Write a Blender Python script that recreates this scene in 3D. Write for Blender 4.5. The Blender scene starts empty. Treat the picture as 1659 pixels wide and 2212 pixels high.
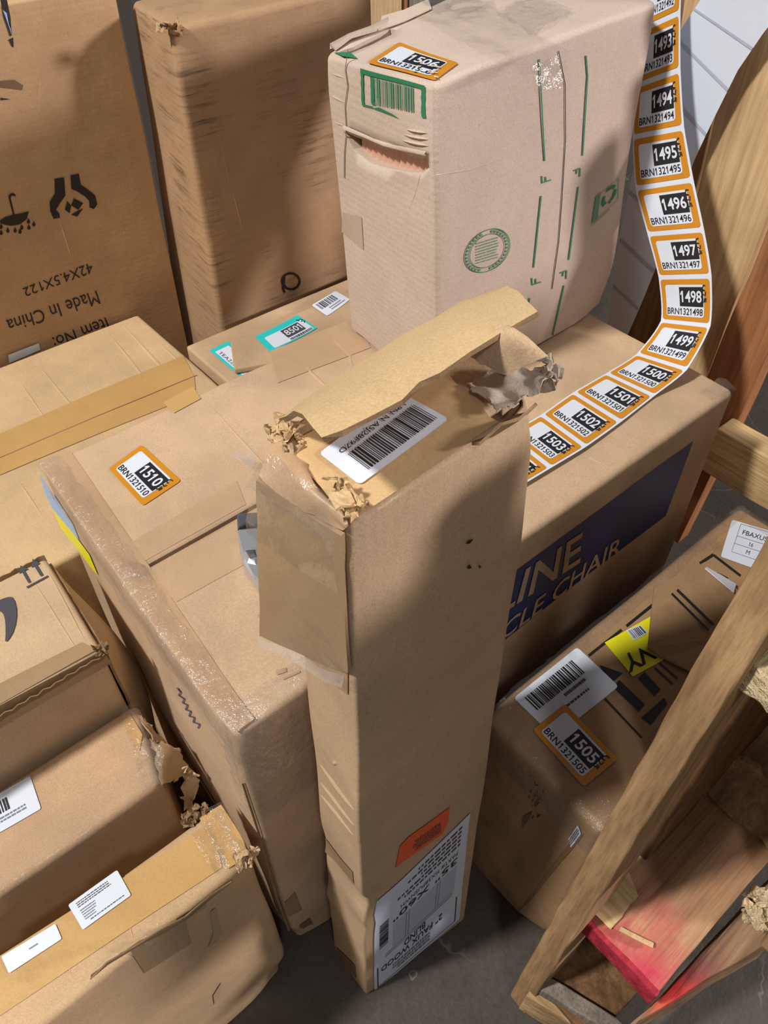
import bpy, bmesh, math, random
from mathutils import Vector, Matrix, noise

# ------------------------------------------------------------------ camera
# scene frame: X and Y run along the sides of the stacked cartons, Z up, metres
F_PX, CX, CY = 1660.0, 829.5, 1106.0
PITCH, ROLL, YAW = math.radians(45.8), math.radians(-0.33), math.radians(39.64)
EYE = Vector((-0.10702, -0.33390, 1.25))
def _w(x, y, z):
    c, s = math.cos(YAW), math.sin(YAW)
    return Vector((x*c + y*s, -x*s + y*c, z))
FWD = _w(0, math.cos(PITCH), -math.sin(PITCH))
_up = _w(0, math.sin(PITCH), math.cos(PITCH)); _ri = _w(1, 0, 0)
RIGHT = _ri*math.cos(ROLL) + _up*math.sin(ROLL)
UP = _up*math.cos(ROLL) - _ri*math.sin(ROLL)

sc = bpy.context.scene
COL = sc.collection
cd = bpy.data.cameras.new('camera'); cam = bpy.data.objects.new('camera', cd); COL.objects.link(cam)
cd.sensor_fit = 'HORIZONTAL'; cd.sensor_width = 36.0; cd.lens = 36.0*F_PX/1659.0
cd.clip_start = 0.02
m = Matrix.Identity(4)
for i in range(3):
    m[i][0] = RIGHT[i]; m[i][1] = UP[i]; m[i][2] = -FWD[i]; m[i][3] = EYE[i]
cam.matrix_world = m
sc.camera = cam

# ------------------------------------------------------------------ world, lamps, exposure
wd = bpy.data.worlds.new('world'); sc.world = wd; wd.use_nodes = True
bg = wd.node_tree.nodes['Background']
bg.inputs[0].default_value = (0.93, 0.95, 1.0, 1); bg.inputs[1].default_value = 0.15
sc.view_settings.view_transform = 'Standard'; sc.view_settings.look = 'None'
sc.view_settings.gamma = 1.0; sc.view_settings.use_curve_mapping = False
sc.view_settings.exposure = 0.0
def lamp(name, pos, target, size, watts, col):
    d = bpy.data.lights.new(name, 'AREA'); d.shape = 'DISK'; d.size = size; d.energy = watts; d.color = col
    o = bpy.data.objects.new(name, d); COL.objects.link(o); o.location = pos
    o.rotation_euler = (Vector(target)-Vector(pos)).to_track_quat('-Z', 'Y').to_euler()
    return o
lamp('key_lamp', (-2.6, 0.9, 4.6), (0.2, 0.2, 0.4), 0.45, 265, (1.0, 0.965, 0.90))
lamp('aisle_lamp', (4.4, -4.2, 2.75), (0.2, 0.2, 0.5), 0.7, 330, (1.0, 0.92, 0.90))

lamp('fill_lamp', (-1.1, -2.6, 4.8), (0.2, 0.3, 0.4), 0.5, 38, (1.0, 0.95, 0.92))  # added fill that lifts the shaded front sides, no known fixture

# ------------------------------------------------------------------ pixel -> place helpers
def ray(u, v):
    return FWD + RIGHT*((u-CX)/F_PX) - UP*((v-CY)/F_PX)
def pxz(u, v, z): d = ray(u, v); return EYE + d*((z-EYE.z)/d.z)
def pxa(u, v, a): d = ray(u, v); return EYE + d*((a-EYE.x)/d.x)
def pxb(u, v, b): d = ray(u, v); return EYE + d*((b-EYE.y)/d.y)
def proj(P):
    q = P-EYE; d = q.dot(FWD)
    return (CX + F_PX*q.dot(RIGHT)/d, CY - F_PX*q.dot(UP)/d)

# ------------------------------------------------------------------ materials
def s2l(c): return tuple(((x/255)/12.92 if x/255 <= .04045 else ((x/255+.055)/1.055)**2.4) for x in c)+(1,)
MATS = {}
def newmat(name):
    mt = bpy.data.materials.new(name); mt.use_nodes = True
    nt = mt.node_tree; b = nt.nodes['Principled BSDF']; MATS[name] = mt
    return mt, nt, b
def nd(nt, typ, **kw):
    n = nt.nodes.new(typ)
    for k, v in kw.items(): setattr(n, k, v)
    return n
def flat(name, col, rough=.6, **inp):
    mt, nt, b = newmat(name); b.inputs['Base Color'].default_value = s2l(col); b.inputs['Roughness'].default_value = rough
    for k, v in inp.items(): b.inputs[k.replace('_', ' ')].default_value = v
    return mt
def noise_node(nt, vec, scale, detail=3, rough=.55):
    n = nd(nt, 'ShaderNodeTexNoise'); n.inputs['Scale'].default_value = scale
    n.inputs['Detail'].default_value = detail; n.inputs['Roughness'].default_value = rough
    nt.links.new(vec, n.inputs['Vector']); return n
def mapping(nt, vec, scale, loc=(0, 0, 0), rot=(0, 0, 0)):
    mp = nd(nt, 'ShaderNodeMapping'); mp.inputs['Scale'].default_value = scale; mp.inputs['Location'].default_value = loc
    mp.inputs['Rotation'].default_value = rot
    nt.links.new(vec, mp.inputs['Vector']); return mp.outputs['Vector']
def mixc(nt, fac, a, b, mode='MIX'):
    x = nd(nt, 'ShaderNodeMix', data_type='RGBA', blend_type=mode)
    if isinstance(fac, (int, float)): x.inputs[0].default_value = fac
    else: nt.links.new(fac, x.inputs[0])
    for sock, val in ((6, a), (7, b)):
        if isinstance(val, tuple): x.inputs[sock].default_value = val
        else: nt.links.new(val, x.inputs[sock])
    return x.outputs[2]
def ramp(nt, fac, p0, p1, c0=(0, 0, 0, 1), c1=(1, 1, 1, 1)):
    r = nd(nt, 'ShaderNodeValToRGB'); r.color_ramp.elements[0].position = p0; r.color_ramp.elements[1].position = p1
    r.color_ramp.elements[0].color = c0; r.color_ramp.elements[1].color = c1
    nt.links.new(fac, r.inputs[0]); return r.outputs[0]
def kraft(name, col, flute=None, fstr=.25, dirt=0.0, rough=.78, blotch=.10, spec=.25, fscale=800, streak=False):
    """cardboard: paper fibres, soft blotches, faint corrugation"""
    mt, nt, b = newmat(name); L = nt.links
    tc = nd(nt, 'ShaderNodeTexCoord').outputs['Object']
    base = s2l(col)
    dk = tuple(x*(1-blotch*1.6) for x in base[:3])+(1,); lt = tuple(min(1, x*(1+blotch)) for x in base[:3])+(1,)
    n1 = noise_node(nt, tc, 9, 4)
    c = ramp(nt, n1.outputs[0], .3, .72, dk, lt)
    n2 = noise_node(nt, tc, 700, 2)
    c = mixc(nt, .32, c, ramp(nt, n2.outputs[0], .35, .68, (.45, .42, .38, 1), (1, 1, 1, 1)), 'MULTIPLY')
    n3 = noise_node(nt, mapping(nt, tc, (1, 1, .35)), 260, 2)
    c = mixc(nt, ramp(nt, n3.outputs[0], .66, .75, (0, 0, 0, 1), (.35, .35, .35, 1)), c, tuple(x*.55 for x in base[:3])+(1,))
    if dirt > 0:
        n4 = noise_node(nt, tc, 14, 6, .7)
        c = mixc(nt, ramp(nt, n4.outputs[0], .52, .74, (0, 0, 0, 1), (dirt, dirt, dirt, 1)), c, s2l((58, 50, 42)))
    if streak:
        n6b = noise_node(nt, mapping(nt, tc, (9, 9, 150)), 1, 4, .7); n7 = noise_node(nt, mapping(nt, tc, (9, 9, 4.5)), 1, 3)
        mm = nd(nt, 'ShaderNodeMath', operation='MULTIPLY'); L.new(ramp(nt, n6b.outputs[0], .5, .68), mm.inputs[0]); L.new(ramp(nt, n7.outputs[0], .47, .68, (0, 0, 0, 1), (.75, .75, .75, 1)), mm.inputs[1])
        c = mixc(nt, mm.outputs[0], c, s2l((66, 56, 48)))
    L.new(c, b.inputs['Base Color'])
    b.inputs['Roughness'].default_value = rough; b.inputs['Specular IOR Level'].default_value = spec
    hb = nd(nt, 'ShaderNodeBump'); hb.inputs['Strength'].default_value = .12; hb.inputs['Distance'].default_value = .002
    L.new(n2.outputs[0], hb.inputs['Height'])
    n5 = noise_node(nt, tc, 22, 3)
    h2 = nd(nt, 'ShaderNodeBump'); h2.inputs['Strength'].default_value = .30; h2.inputs['Distance'].default_value = .006
    L.new(n5.outputs[0], h2.inputs['Height']); L.new(hb.outputs[0], h2.inputs['Normal'])
    out = h2.outputs[0]
    if flute is not None:
        w = nd(nt, 'ShaderNodeTexWave', wave_type='BANDS', bands_direction=flute, wave_profile='SIN')
        w.inputs['Scale'].default_value = fscale/20; w.inputs['Distortion'].default_value = 1.2
        w.inputs['Detail'].default_value = 2; w.inputs['Detail Scale'].default_value = .6
        L.new(tc, w.inputs['Vector'])
        h3 = nd(nt, 'ShaderNodeBump'); h3.inputs['Strength'].default_value = fstr; h3.inputs['Distance'].default_value = .0015
        L.new(w.outputs[0], h3.inputs['Height']); L.new(out, h3.inputs['Normal']); out = h3.outputs[0]
    L.new(out, b.inputs['Normal'])
    return mt
kraft('kraft_big', (207, 177, 145), dirt=.10)
kraft('kraft_blind', (196, 167, 135), 'X', .04)
kraft('kraft_inside', (212, 182, 138), blotch=.05)
kraft('kraft_grey', (206, 187, 172), 'Z', .07, blotch=.05, fscale=800)
kraft('kraft_yellow', (211, 181, 140), 'X', .04)
kraft('kraft_plain', (202, 168, 134), 'Z', .03)
kraft('kraft_back', (196, 162, 124), 'Z', .06, fscale=700)
kraft('kraft_scuffed', (182, 148, 114), 'Z', .07, fscale=700, streak=True)
kraft('kraft_parcel', (206, 178, 144))
kraft('kraft_dusty', (172, 138, 102), dirt=.35)
kraft('kraft_front', (204, 172, 134), dirt=.10)
kraft('core_paper', (150, 122, 92), dirt=.3)
kraft('grey_paper', (200, 184, 166), blotch=.10)

def tape(name, col, rough=.32, wr=.25, coat=.25):
    mt, nt, b = newmat(name); L = nt.links
    tc = nd(nt, 'ShaderNodeTexCoord').outputs['Object']
    base = s2l(col); n1 = noise_node(nt, tc, 12, 3)
    c = ramp(nt, n1.outputs[0], .3, .7, tuple(x*.86 for x in base[:3])+(1,), base)
    n2 = noise_node(nt, tc, 700, 2)
    c = mixc(nt, .22, c, ramp(nt, n2.outputs[0], .35, .68, (.5, .47, .42, 1), (1, 1, 1, 1)), 'MULTIPLY')
    L.new(c, b.inputs['Base Color']); b.inputs['Roughness'].default_value = rough
    b.inputs['Specular IOR Level'].default_value = .4
    n3 = noise_node(nt, tc, 45, 3)
    h = nd(nt, 'ShaderNodeBump'); h.inputs['Strength'].default_value = wr; h.inputs['Distance'].default_value = .004
    L.new(n3.outputs[0], h.inputs['Height']); L.new(h.outputs[0], b.inputs['Normal'])
    return mt
tape('tape_brown', (194, 160, 126), .42)
tape('tape_faint', (198, 166, 133), .5)
tape('tape_greyish', (190, 170, 152), .5)
tape('tape_tan', (170, 142, 108), .36)
tape('tape_yellow', (202, 162, 104), .38)
tape('tape_buff', (214, 180, 134), .4)
tape('tape_dark', (140, 108, 74), .4)

def film(name, gloss=.28, rough=.10, wr=.8, scale=60, tint=(.96, .96, .98, 1), haze=.035):
    """clear packing tape / stretch film"""
    mt = bpy.data.materials.new(name); mt.use_nodes = True; nt = mt.node_tree; L = nt.links; MATS[name] = mt
    nt.nodes.clear()
    out = nd(nt, 'ShaderNodeOutputMaterial'); tr = nd(nt, 'ShaderNodeBsdfTransparent'); tr.inputs[0].default_value = tint
    gl = nd(nt, 'ShaderNodeBsdfGlossy'); gl.inputs['Roughness'].default_value = rough
    df = nd(nt, 'ShaderNodeBsdfDiffuse'); df.inputs[0].default_value = (.8, .8, .82, 1)
    tc = nd(nt, 'ShaderNodeTexCoord').outputs['Object']
    n = noise_node(nt, tc, scale, 4, .6)
    h = nd(nt, 'ShaderNodeBump'); h.inputs['Strength'].default_value = wr; h.inputs['Distance'].default_value = .008
    L.new(n.outputs[0], h.inputs['Height']); L.new(h.outputs[0], gl.inputs['Normal'])
    lw = nd(nt, 'ShaderNodeFresnel'); lw.inputs['IOR'].default_value = 1.45; L.new(h.outputs[0], lw.inputs['Normal'])
    ma = nd(nt, 'ShaderNodeMath', operation='MULTIPLY'); L.new(lw.outputs[0], ma.inputs[0]); ma.inputs[1].default_value = gloss
    mn = nd(nt, 'ShaderNodeMath', operation='MINIMUM'); L.new(ma.outputs[0], mn.inputs[0]); mn.inputs[1].default_value = .22; ma = mn
    m1 = nd(nt, 'ShaderNodeMixShader'); L.new(ma.outputs[0], m1.inputs[0]); L.new(tr.outputs[0], m1.inputs[1]); L.new(gl.outputs[0], m1.inputs[2])
    m2 = nd(nt, 'ShaderNodeMixShader'); m2.inputs[0].default_value = haze
    L.new(m1.outputs[0], m2.inputs[1]); L.new(df.outputs[0], m2.inputs[2]); L.new(m2.outputs[0], out.inputs[0])
    return mt
film('clear_film', 1.1, .20, .6, 85, (.99, .99, .99, 1), haze=.03); film('clear_smooth', .3, .18, .2, 30, (.99, .99, .99, 1), haze=.01); film('milky_film', .7, .2, .4, 30, (.97, .97, .97, 1), haze=.14)

def wood(name, c0, c1, axis='Z', fine=1.0, paint=None, rough=.75, bumps=.35):
    mt, nt, b = newmat(name); L = nt.links
    tc = nd(nt, 'ShaderNodeTexCoord').outputs['Object']
    st = {'X': (.05, 1, 1), 'Y': (1, .05, 1), 'Z': (1, 1, .05)}[axis]
    v = mapping(nt, tc, st)
    n1 = noise_node(nt, v, 55*fine, 5, .6); n2 = noise_node(nt, v, 240*fine, 3, .6); n0 = noise_node(nt, tc, 7, 3)
    c = ramp(nt, n1.outputs[0], .32, .7, s2l(c0), s2l(c1))
    c = mixc(nt, .45, c, ramp(nt, n2.outputs[0], .3, .62, (.42, .36, .3, 1), (1, 1, 1, 1)), 'MULTIPLY')
    c = mixc(nt, .5, c, ramp(nt, n0.outputs[0], .3, .65, (.5, .46, .42, 1), (1, 1, 1, 1)), 'MULTIPLY')
    if paint:
        for pos, r0, r1, colr, amt in paint:
            vm = nd(nt, 'ShaderNodeVectorMath', operation='DISTANCE'); L.new(tc, vm.inputs[0]); vm.inputs[1].default_value = pos
            nn = noise_node(nt, tc, 60, 4, .7)
            ad = nd(nt, 'ShaderNodeMath', operation='MULTIPLY_ADD'); L.new(nn.outputs[0], ad.inputs[0]); ad.inputs[1].default_value = r1*.9
            L.new(vm.outputs['Value'], ad.inputs[2])
            c = mixc(nt, ramp(nt, ad.outputs[0], r0+r1*.3, r1+r1*.45, (amt, amt, amt, 1), (0, 0, 0, 1)), c, s2l(colr))
    L.new(c, b.inputs['Base Color']); b.inputs['Roughness'].default_value = rough; b.inputs['Specular IOR Level'].default_value = .25
    h = nd(nt, 'ShaderNodeBump'); h.inputs['Strength'].default_value = bumps; h.inputs['Distance'].default_value = .004
    L.new(n2.outputs[0], h.inputs['Height'])
    h2 = nd(nt, 'ShaderNodeBump'); h2.inputs['Strength'].default_value = bumps; h2.inputs['Distance'].default_value = .008
    L.new(n1.outputs[0], h2.inputs['Height']); L.new(h.outputs[0], h2.inputs['Normal']); L.new(h2.outputs[0], b.inputs['Normal'])
    return mt
wood('wood_grey', (150, 118, 84), (196, 160, 118), 'Z')
wood('wood_dark', (104, 76, 50), (150, 114, 78), 'Z')
wood('wood_pale', (206, 172, 128), (230, 198, 152), 'Z', .6)
wood('wood_red_brown', (150, 98, 62), (190, 132, 90), 'Z', .8)
wood('wood_rough', (150, 118, 88), (205, 170, 132), 'X')
wood('wood_along', (150, 122, 92), (206, 176, 138), 'X')
wood('wood_cross', (168, 136, 98), (216, 184, 140), 'Y')
wood('wood_pale_cross', (206, 172, 122), (232, 202, 156), 'Y', .8)
wood('wood_weathered', (120, 112, 104), (168, 160, 148), 'Z', .9)
wood('chip_cream', (214, 190, 146), (244, 226, 190), 'X', 1.6, bumps=.8)

flat('white_label', (214, 222, 236), .45); flat('white_paper', (208, 216, 234), .6)
flat('orange_label', (202, 134, 32), .4); flat('teal_label', (40, 200, 204), .4)
flat('yellow_label', (236, 232, 30), .45); flat('flame_sticker', (226, 92, 48), .6)
flat('print_black', (26, 26, 30), .55); flat('print_ink', (38, 33, 32), .7); flat('print_grey', (70, 70, 78), .6)
flat('print_soft', (120, 124, 138), .6); flat('print_faint', (176, 182, 198), .6)
flat('print_green', (38, 122, 84), .7); flat('print_green_soft', (92, 140, 112), .75); flat('print_blue', (20, 44, 104), .5)
flat('void_dark', (26, 20, 16), .9); flat('pen_violet', (70, 60, 110), .6); flat('smudge', (112, 88, 66), .8)
flat('smudge_grey', (172, 145, 114), .85); flat('label_blue', (150, 190, 240), .45)
flat('metal', (206, 210, 218), .38, Metallic=.75); flat('metal_dark', (92, 98, 108), .4, Metallic=.4)
flat('crease', (176, 138, 98), .8); flat('crease_light', (220, 188, 146), .8); flat('rusty_nail', (80, 58, 44), .6, Metallic=.6)
flat('rib_pink', (214, 168, 146), .6)
flat('wall_metal', (72, 66, 60), .6)
def m_(n): return MATS[n]

def concrete():
    mt, nt, b = newmat('concrete'); L = nt.links
    tc = nd(nt, 'ShaderNodeTexCoord').outputs['Object']
    n1 = noise_node(nt, tc, 6, 6, .65); n2 = noise_node(nt, tc, 120, 4, .6)
    c = ramp(nt, n1.outputs[0], .3, .72, s2l((62, 57, 51)), s2l((88, 81, 72)))
    c = mixc(nt, .5, c, ramp(nt, n2.outputs[0], .3, .7, (.5, .48, .46, 1), (1, 1, 1, 1)), 'MULTIPLY')
    v = nd(nt, 'ShaderNodeTexVoronoi', feature='DISTANCE_TO_EDGE'); v.inputs['Scale'].default_value = 3.2
    nz = noise_node(nt, tc, 5, 4)
    mx = mixc(nt, .35, tc, nz.outputs['Color']); L.new(mx, v.inputs['Vector'])
    brk = noise_node(nt, tc, 4, 2)
    mm = nd(nt, 'ShaderNodeMath', operation='MULTIPLY'); L.new(ramp(nt, v.outputs[0], 0.0, .006, (1, 1, 1, 1), (0, 0, 0, 1)), mm.inputs[0])
    L.new(ramp(nt, brk.outputs[0], .5, .58), mm.inputs[1])
    c = mixc(nt, mm.outputs[0], c, s2l((120, 114, 104)))
    L.new(c, b.inputs['Base Color']); b.inputs['Roughness'].default_value = .6
    h = nd(nt, 'ShaderNodeBump'); h.inputs['Strength'].default_value = .25; h.inputs['Distance'].default_value = .003
    L.new(n2.outputs[0], h.inputs['Height']); L.new(h.outputs[0], b.inputs['Normal'])
concrete()

# ------------------------------------------------------------------ object helpers
class MB:
    """collects polygons with materials, becomes ONE mesh object"""
    def __init__(s): s.v = []; s.f = []; s.mi = []; s.ms = []; s.sm = []
    def mat(s, name):
        if name not in s.ms: s.ms.append(name)
        return s.ms.index(name)
    def add(s, vs, fs, mat, smooth=False):
        o = len(s.v); s.v += [Vector(p) for p in vs]; k = s.mat(mat)
        for f in fs: s.f.append([i+o for i in f]); s.mi.append(k); s.sm.append(smooth)
    def build(s, name, parent=None, loc=None):
        if parent is not None: off = parent.location + (parent.parent.location if parent.parent else Vector())
        else: off = Vector(loc) if loc is not None else Vector()
        me = bpy.data.meshes.new(name)
        me.from_pydata([p-off for p in s.v], [], s.f)
        for n in s.ms: me.materials.append(MATS[n])
        me.polygons.foreach_set('material_index', s.mi); me.polygons.foreach_set('use_smooth', s.sm)
        me.update()
        o = bpy.data.objects.new(name, me); COL.objects.link(o)
        if parent is not None: o.parent = parent
        else: o.location = off
        return o
def tag(o, label=None, cat=None, group=None, kind=None):
    if label: o['label'] = label
    if cat: o['category'] = cat
    if group: o['group'] = group
    if kind: o['kind'] = kind
    return o
def thing(name, loc, label, cat, group=None):
    o = bpy.data.objects.new(name, None); COL.objects.link(o); o.location = loc; o.empty_display_size = .05
    return tag(o, label, cat, group)

def nvec(p, f, seed):
    q = Vector(p)*f + Vector((seed*7.31, seed*3.77, seed*1.93))
    return Vector((noise.noise(q), noise.noise(q+Vector((31.4, 0, 0))), noise.noise(q+Vector((0, 47.1, 0)))))

class Hex:
    """a board or carton: eight corners, rounded edges, slightly warped faces"""
    FACES = {'front': (lambda s, t: (s, 0, t)), 'back': (lambda s, t: (s, 1, t)), 'left': (lambda s, t: (0, s, t)),
             'right': (lambda s, t: (1, s, t)), 'top': (lambda s, t: (s, t, 1)), 'bottom': (lambda s, t: (s, t, 0))}
    def __init__(s, bot, top, r=.006, amp=.003, freq=3.0, seed=1, step=.03, dents=()):
        # order of bot / top: front-left(0,0), front-right(1,0), back-right(1,1), back-left(0,1)
        s.c = [Vector(p) for p in bot] + [Vector(p) for p in top]
        s.r, s.amp, s.freq, s.seed, s.step, s.dents = r, amp, freq, seed, step, dents
        e = s.c
        s.d = [((e[1]-e[0]).length+(e[5]-e[4]).length)/2, ((e[3]-e[0]).length+(e[7]-e[4]).length)/2, ((e[4]-e[0]).length+(e[6]-e[2]).length)/2]
        s.mid = sum(e, Vector())/8
    def tri(s, a, b, c):
        e = s.c
        lo = (e[0]*(1-a)+e[1]*a)*(1-b) + (e[3]*(1-a)+e[2]*a)*b
        hi = (e[4]*(1-a)+e[5]*a)*(1-b) + (e[7]*(1-a)+e[6]*a)*b
        return lo*(1-c)+hi*c
    def warp(s, p):
        q = p + nvec(p, s.freq, s.seed)*s.amp
        for cen, rad, vec in s.dents:
            d = (p-Vector(cen)).length/rad
            if d < 2.5: q = q + Vector(vec)*math.exp(-d*d*1.5)
        return q
    def params(s, k):
        d = s.d[k]; r = min(s.r, d*.45)
        n = max(1, int((d-2*r)/s.step)); 
        return [0, r*.3, r*.65] + [r+(d-2*r)*i/n for i in range(n+1)] + [d-r*.65, d-r*.3, d]
    def point(s, x, y, z):
        d = s.d; r = s.r; p = [x, y, z]
        inn = [min(max(p[i], min(r, d[i]*.45)), d[i]-min(r, d[i]*.45)) for i in range(3)]
        dv = Vector([p[i]-inn[i] for i in range(3)])
        rr = min(r, min(d)*.45)
        if dv.length > 1e-9: dv = dv.normalized()*rr
        q = [inn[i]+dv[i] for i in range(3)]
        return s.warp(s.tri(q[0]/d[0], q[1]/d[1], q[2]/d[2]))
    def mesh(s, mb, mat):
        X, Y, Z = s.params(0), s.params(1), s.params(2); d = s.d
        idx = {}; vs = []
        def vid(x, y, z):
            k = (round(x, 7), round(y, 7), round(z, 7))
            if k not in idx: idx[k] = len(vs); vs.append(s.point(x, y, z))
            return idx[k]
        fs = []
        for i in range(len(X)-1):
            for j in range(len(Y)-1):
                fs.append([vid(X[i], Y[j], d[2]), vid(X[i+1], Y[j], d[2]), vid(X[i+1], Y[j+1], d[2]), vid(X[i], Y[j+1], d[2])])
                fs.append([vid(X[i], Y[j+1], 0), vid(X[i+1], Y[j+1], 0), vid(X[i+1], Y[j], 0), vid(X[i], Y[j], 0)])
        for i in range(len(X)-1):
            for k in range(len(Z)-1):
                fs.append([vid(X[i], 0, Z[k]), vid(X[i+1], 0, Z[k]), vid(X[i+1], 0, Z[k+1]), vid(X[i], 0, Z[k+1])])
                fs.append([vid(X[i+1], d[1], Z[k]), vid(X[i], d[1], Z[k]), vid(X[i], d[1], Z[k+1]), vid(X[i+1], d[1], Z[k+1])])
        for j in range(len(Y)-1):
            for k in range(len(Z)-1):
                fs.append([vid(0, Y[j+1], Z[k]), vid(0, Y[j], Z[k]), vid(0, Y[j], Z[k+1]), vid(0, Y[j+1], Z[k+1])])
                fs.append([vid(d[0], Y[j], Z[k]), vid(d[0], Y[j+1], Z[k]), vid(d[0], Y[j+1], Z[k+1]), vid(d[0], Y[j], Z[k+1])])
        mb.add(vs, fs, mat, True)
    def base(s):
        return sum(s.c[:4], Vector())/4
    # ---- points on a face
    def S(s, face, st): return s.tri(*Hex.FACES[face](*st))
    def normal(s, face):
        a = s.S(face, (.5, .5)); n = (s.S(face, (.6, .5))-a).cross(s.S(face, (.5, .6))-a).normalized()
        return n if n.dot(a-s.mid) > 0 else -n
    def st(s, face, uv):
        """face coordinates of the point seen at a pixel"""
        x, y = .5, .5
        for _ in range(14):
            p = proj(s.S(face, (x, y))); px = proj(s.S(face, (x+1e-3, y))); py = proj(s.S(face, (x, y+1e-3)))
            a, b_, c, d_ = (px[0]-p[0])/1e-3, (py[0]-p[0])/1e-3, (px[1]-p[1])/1e-3, (py[1]-p[1])/1e-3
            e0, e1 = uv[0]-p[0], uv[1]-p[1]; det = a*d_-b_*c
            if abs(det) < 1e-9: break
            dx, dy = (e0*d_-b_*e1)/det, (a*e1-c*e0)/det
            x += max(-.5, min(.5, dx)); y += max(-.5, min(.5, dy))
        return (x, y)
    def on(s, face, st, off=.0008):
        return s.warp(s.S(face, st)) + s.normal(face)*off

_txt = {}; _raw = {}
def _glyphs(string, bold):
    key = (string, bold)
    if key not in _raw:
        cu = bpy.data.curves.new('txt', 'FONT'); cu.body = string; cu.resolution_u = 3; cu.offset = bold; cu.fill_mode = 'FRONT'
        o = bpy.data.objects.new('txt', cu); COL.objects.link(o)
        dg = bpy.context.evaluated_depsgraph_get(); dg.update()
        me = bpy.data.meshes.new_from_object(o.evaluated_get(dg))
        _raw[key] = ([(v.co.x, v.co.y) for v in me.vertices], [list(p.vertices) for p in me.polygons])
        bpy.data.objects.remove(o); bpy.data.curves.remove(cu); bpy.data.meshes.remove(me)
    return _raw[key]
def _right(string): return max(v[0] for v in _glyphs(string, 0)[0])
def text_mesh(string, bold=0.0):
    """outline text, unit box; numerals one drawn with a flag"""
    key = (string, bold)
    if key not in _txt:
        vs, fs, x = [], [], 0
        hgt = max(v[1] for v in _glyphs('H', 0)[0])
        for c in string:
            adv = .3 if c == ' ' else _right(c+'H')-_right('H')
            if c == '1':
                a = _right('0H')-_right('H'); e = bold; l, r = .40*a-e, .58*a+e
                q = [[(l, -e), (r, -e), (r, hgt+e), (l, hgt+e)], [(l+.01, hgt+e), (.16*a-e, .80*hgt), (.16*a-e, .64*hgt-e), (l+.01, .78*hgt-e)]]
                for p in q: o = len(vs); vs += [(x+u, w) for u, w in p]; fs.append([o, o+1, o+2, o+3])
                adv = a
            elif c != ' ':
                g, f = _glyphs(c, bold); o = len(vs); vs += [(x+u, w) for u, w in g]; fs += [[i+o for i in p] for p in f]
            x += adv
        x0, x1 = min(v[0] for v in vs), max(v[0] for v in vs); y0, y1 = min(v[1] for v in vs), max(v[1] for v in vs)
        _txt[key] = ([((v[0]-x0)/(x1-x0), (v[1]-y0)/(y1-y0)) for v in vs], fs, (x1-x0)/(y1-y0))
    return _txt[key]

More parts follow.
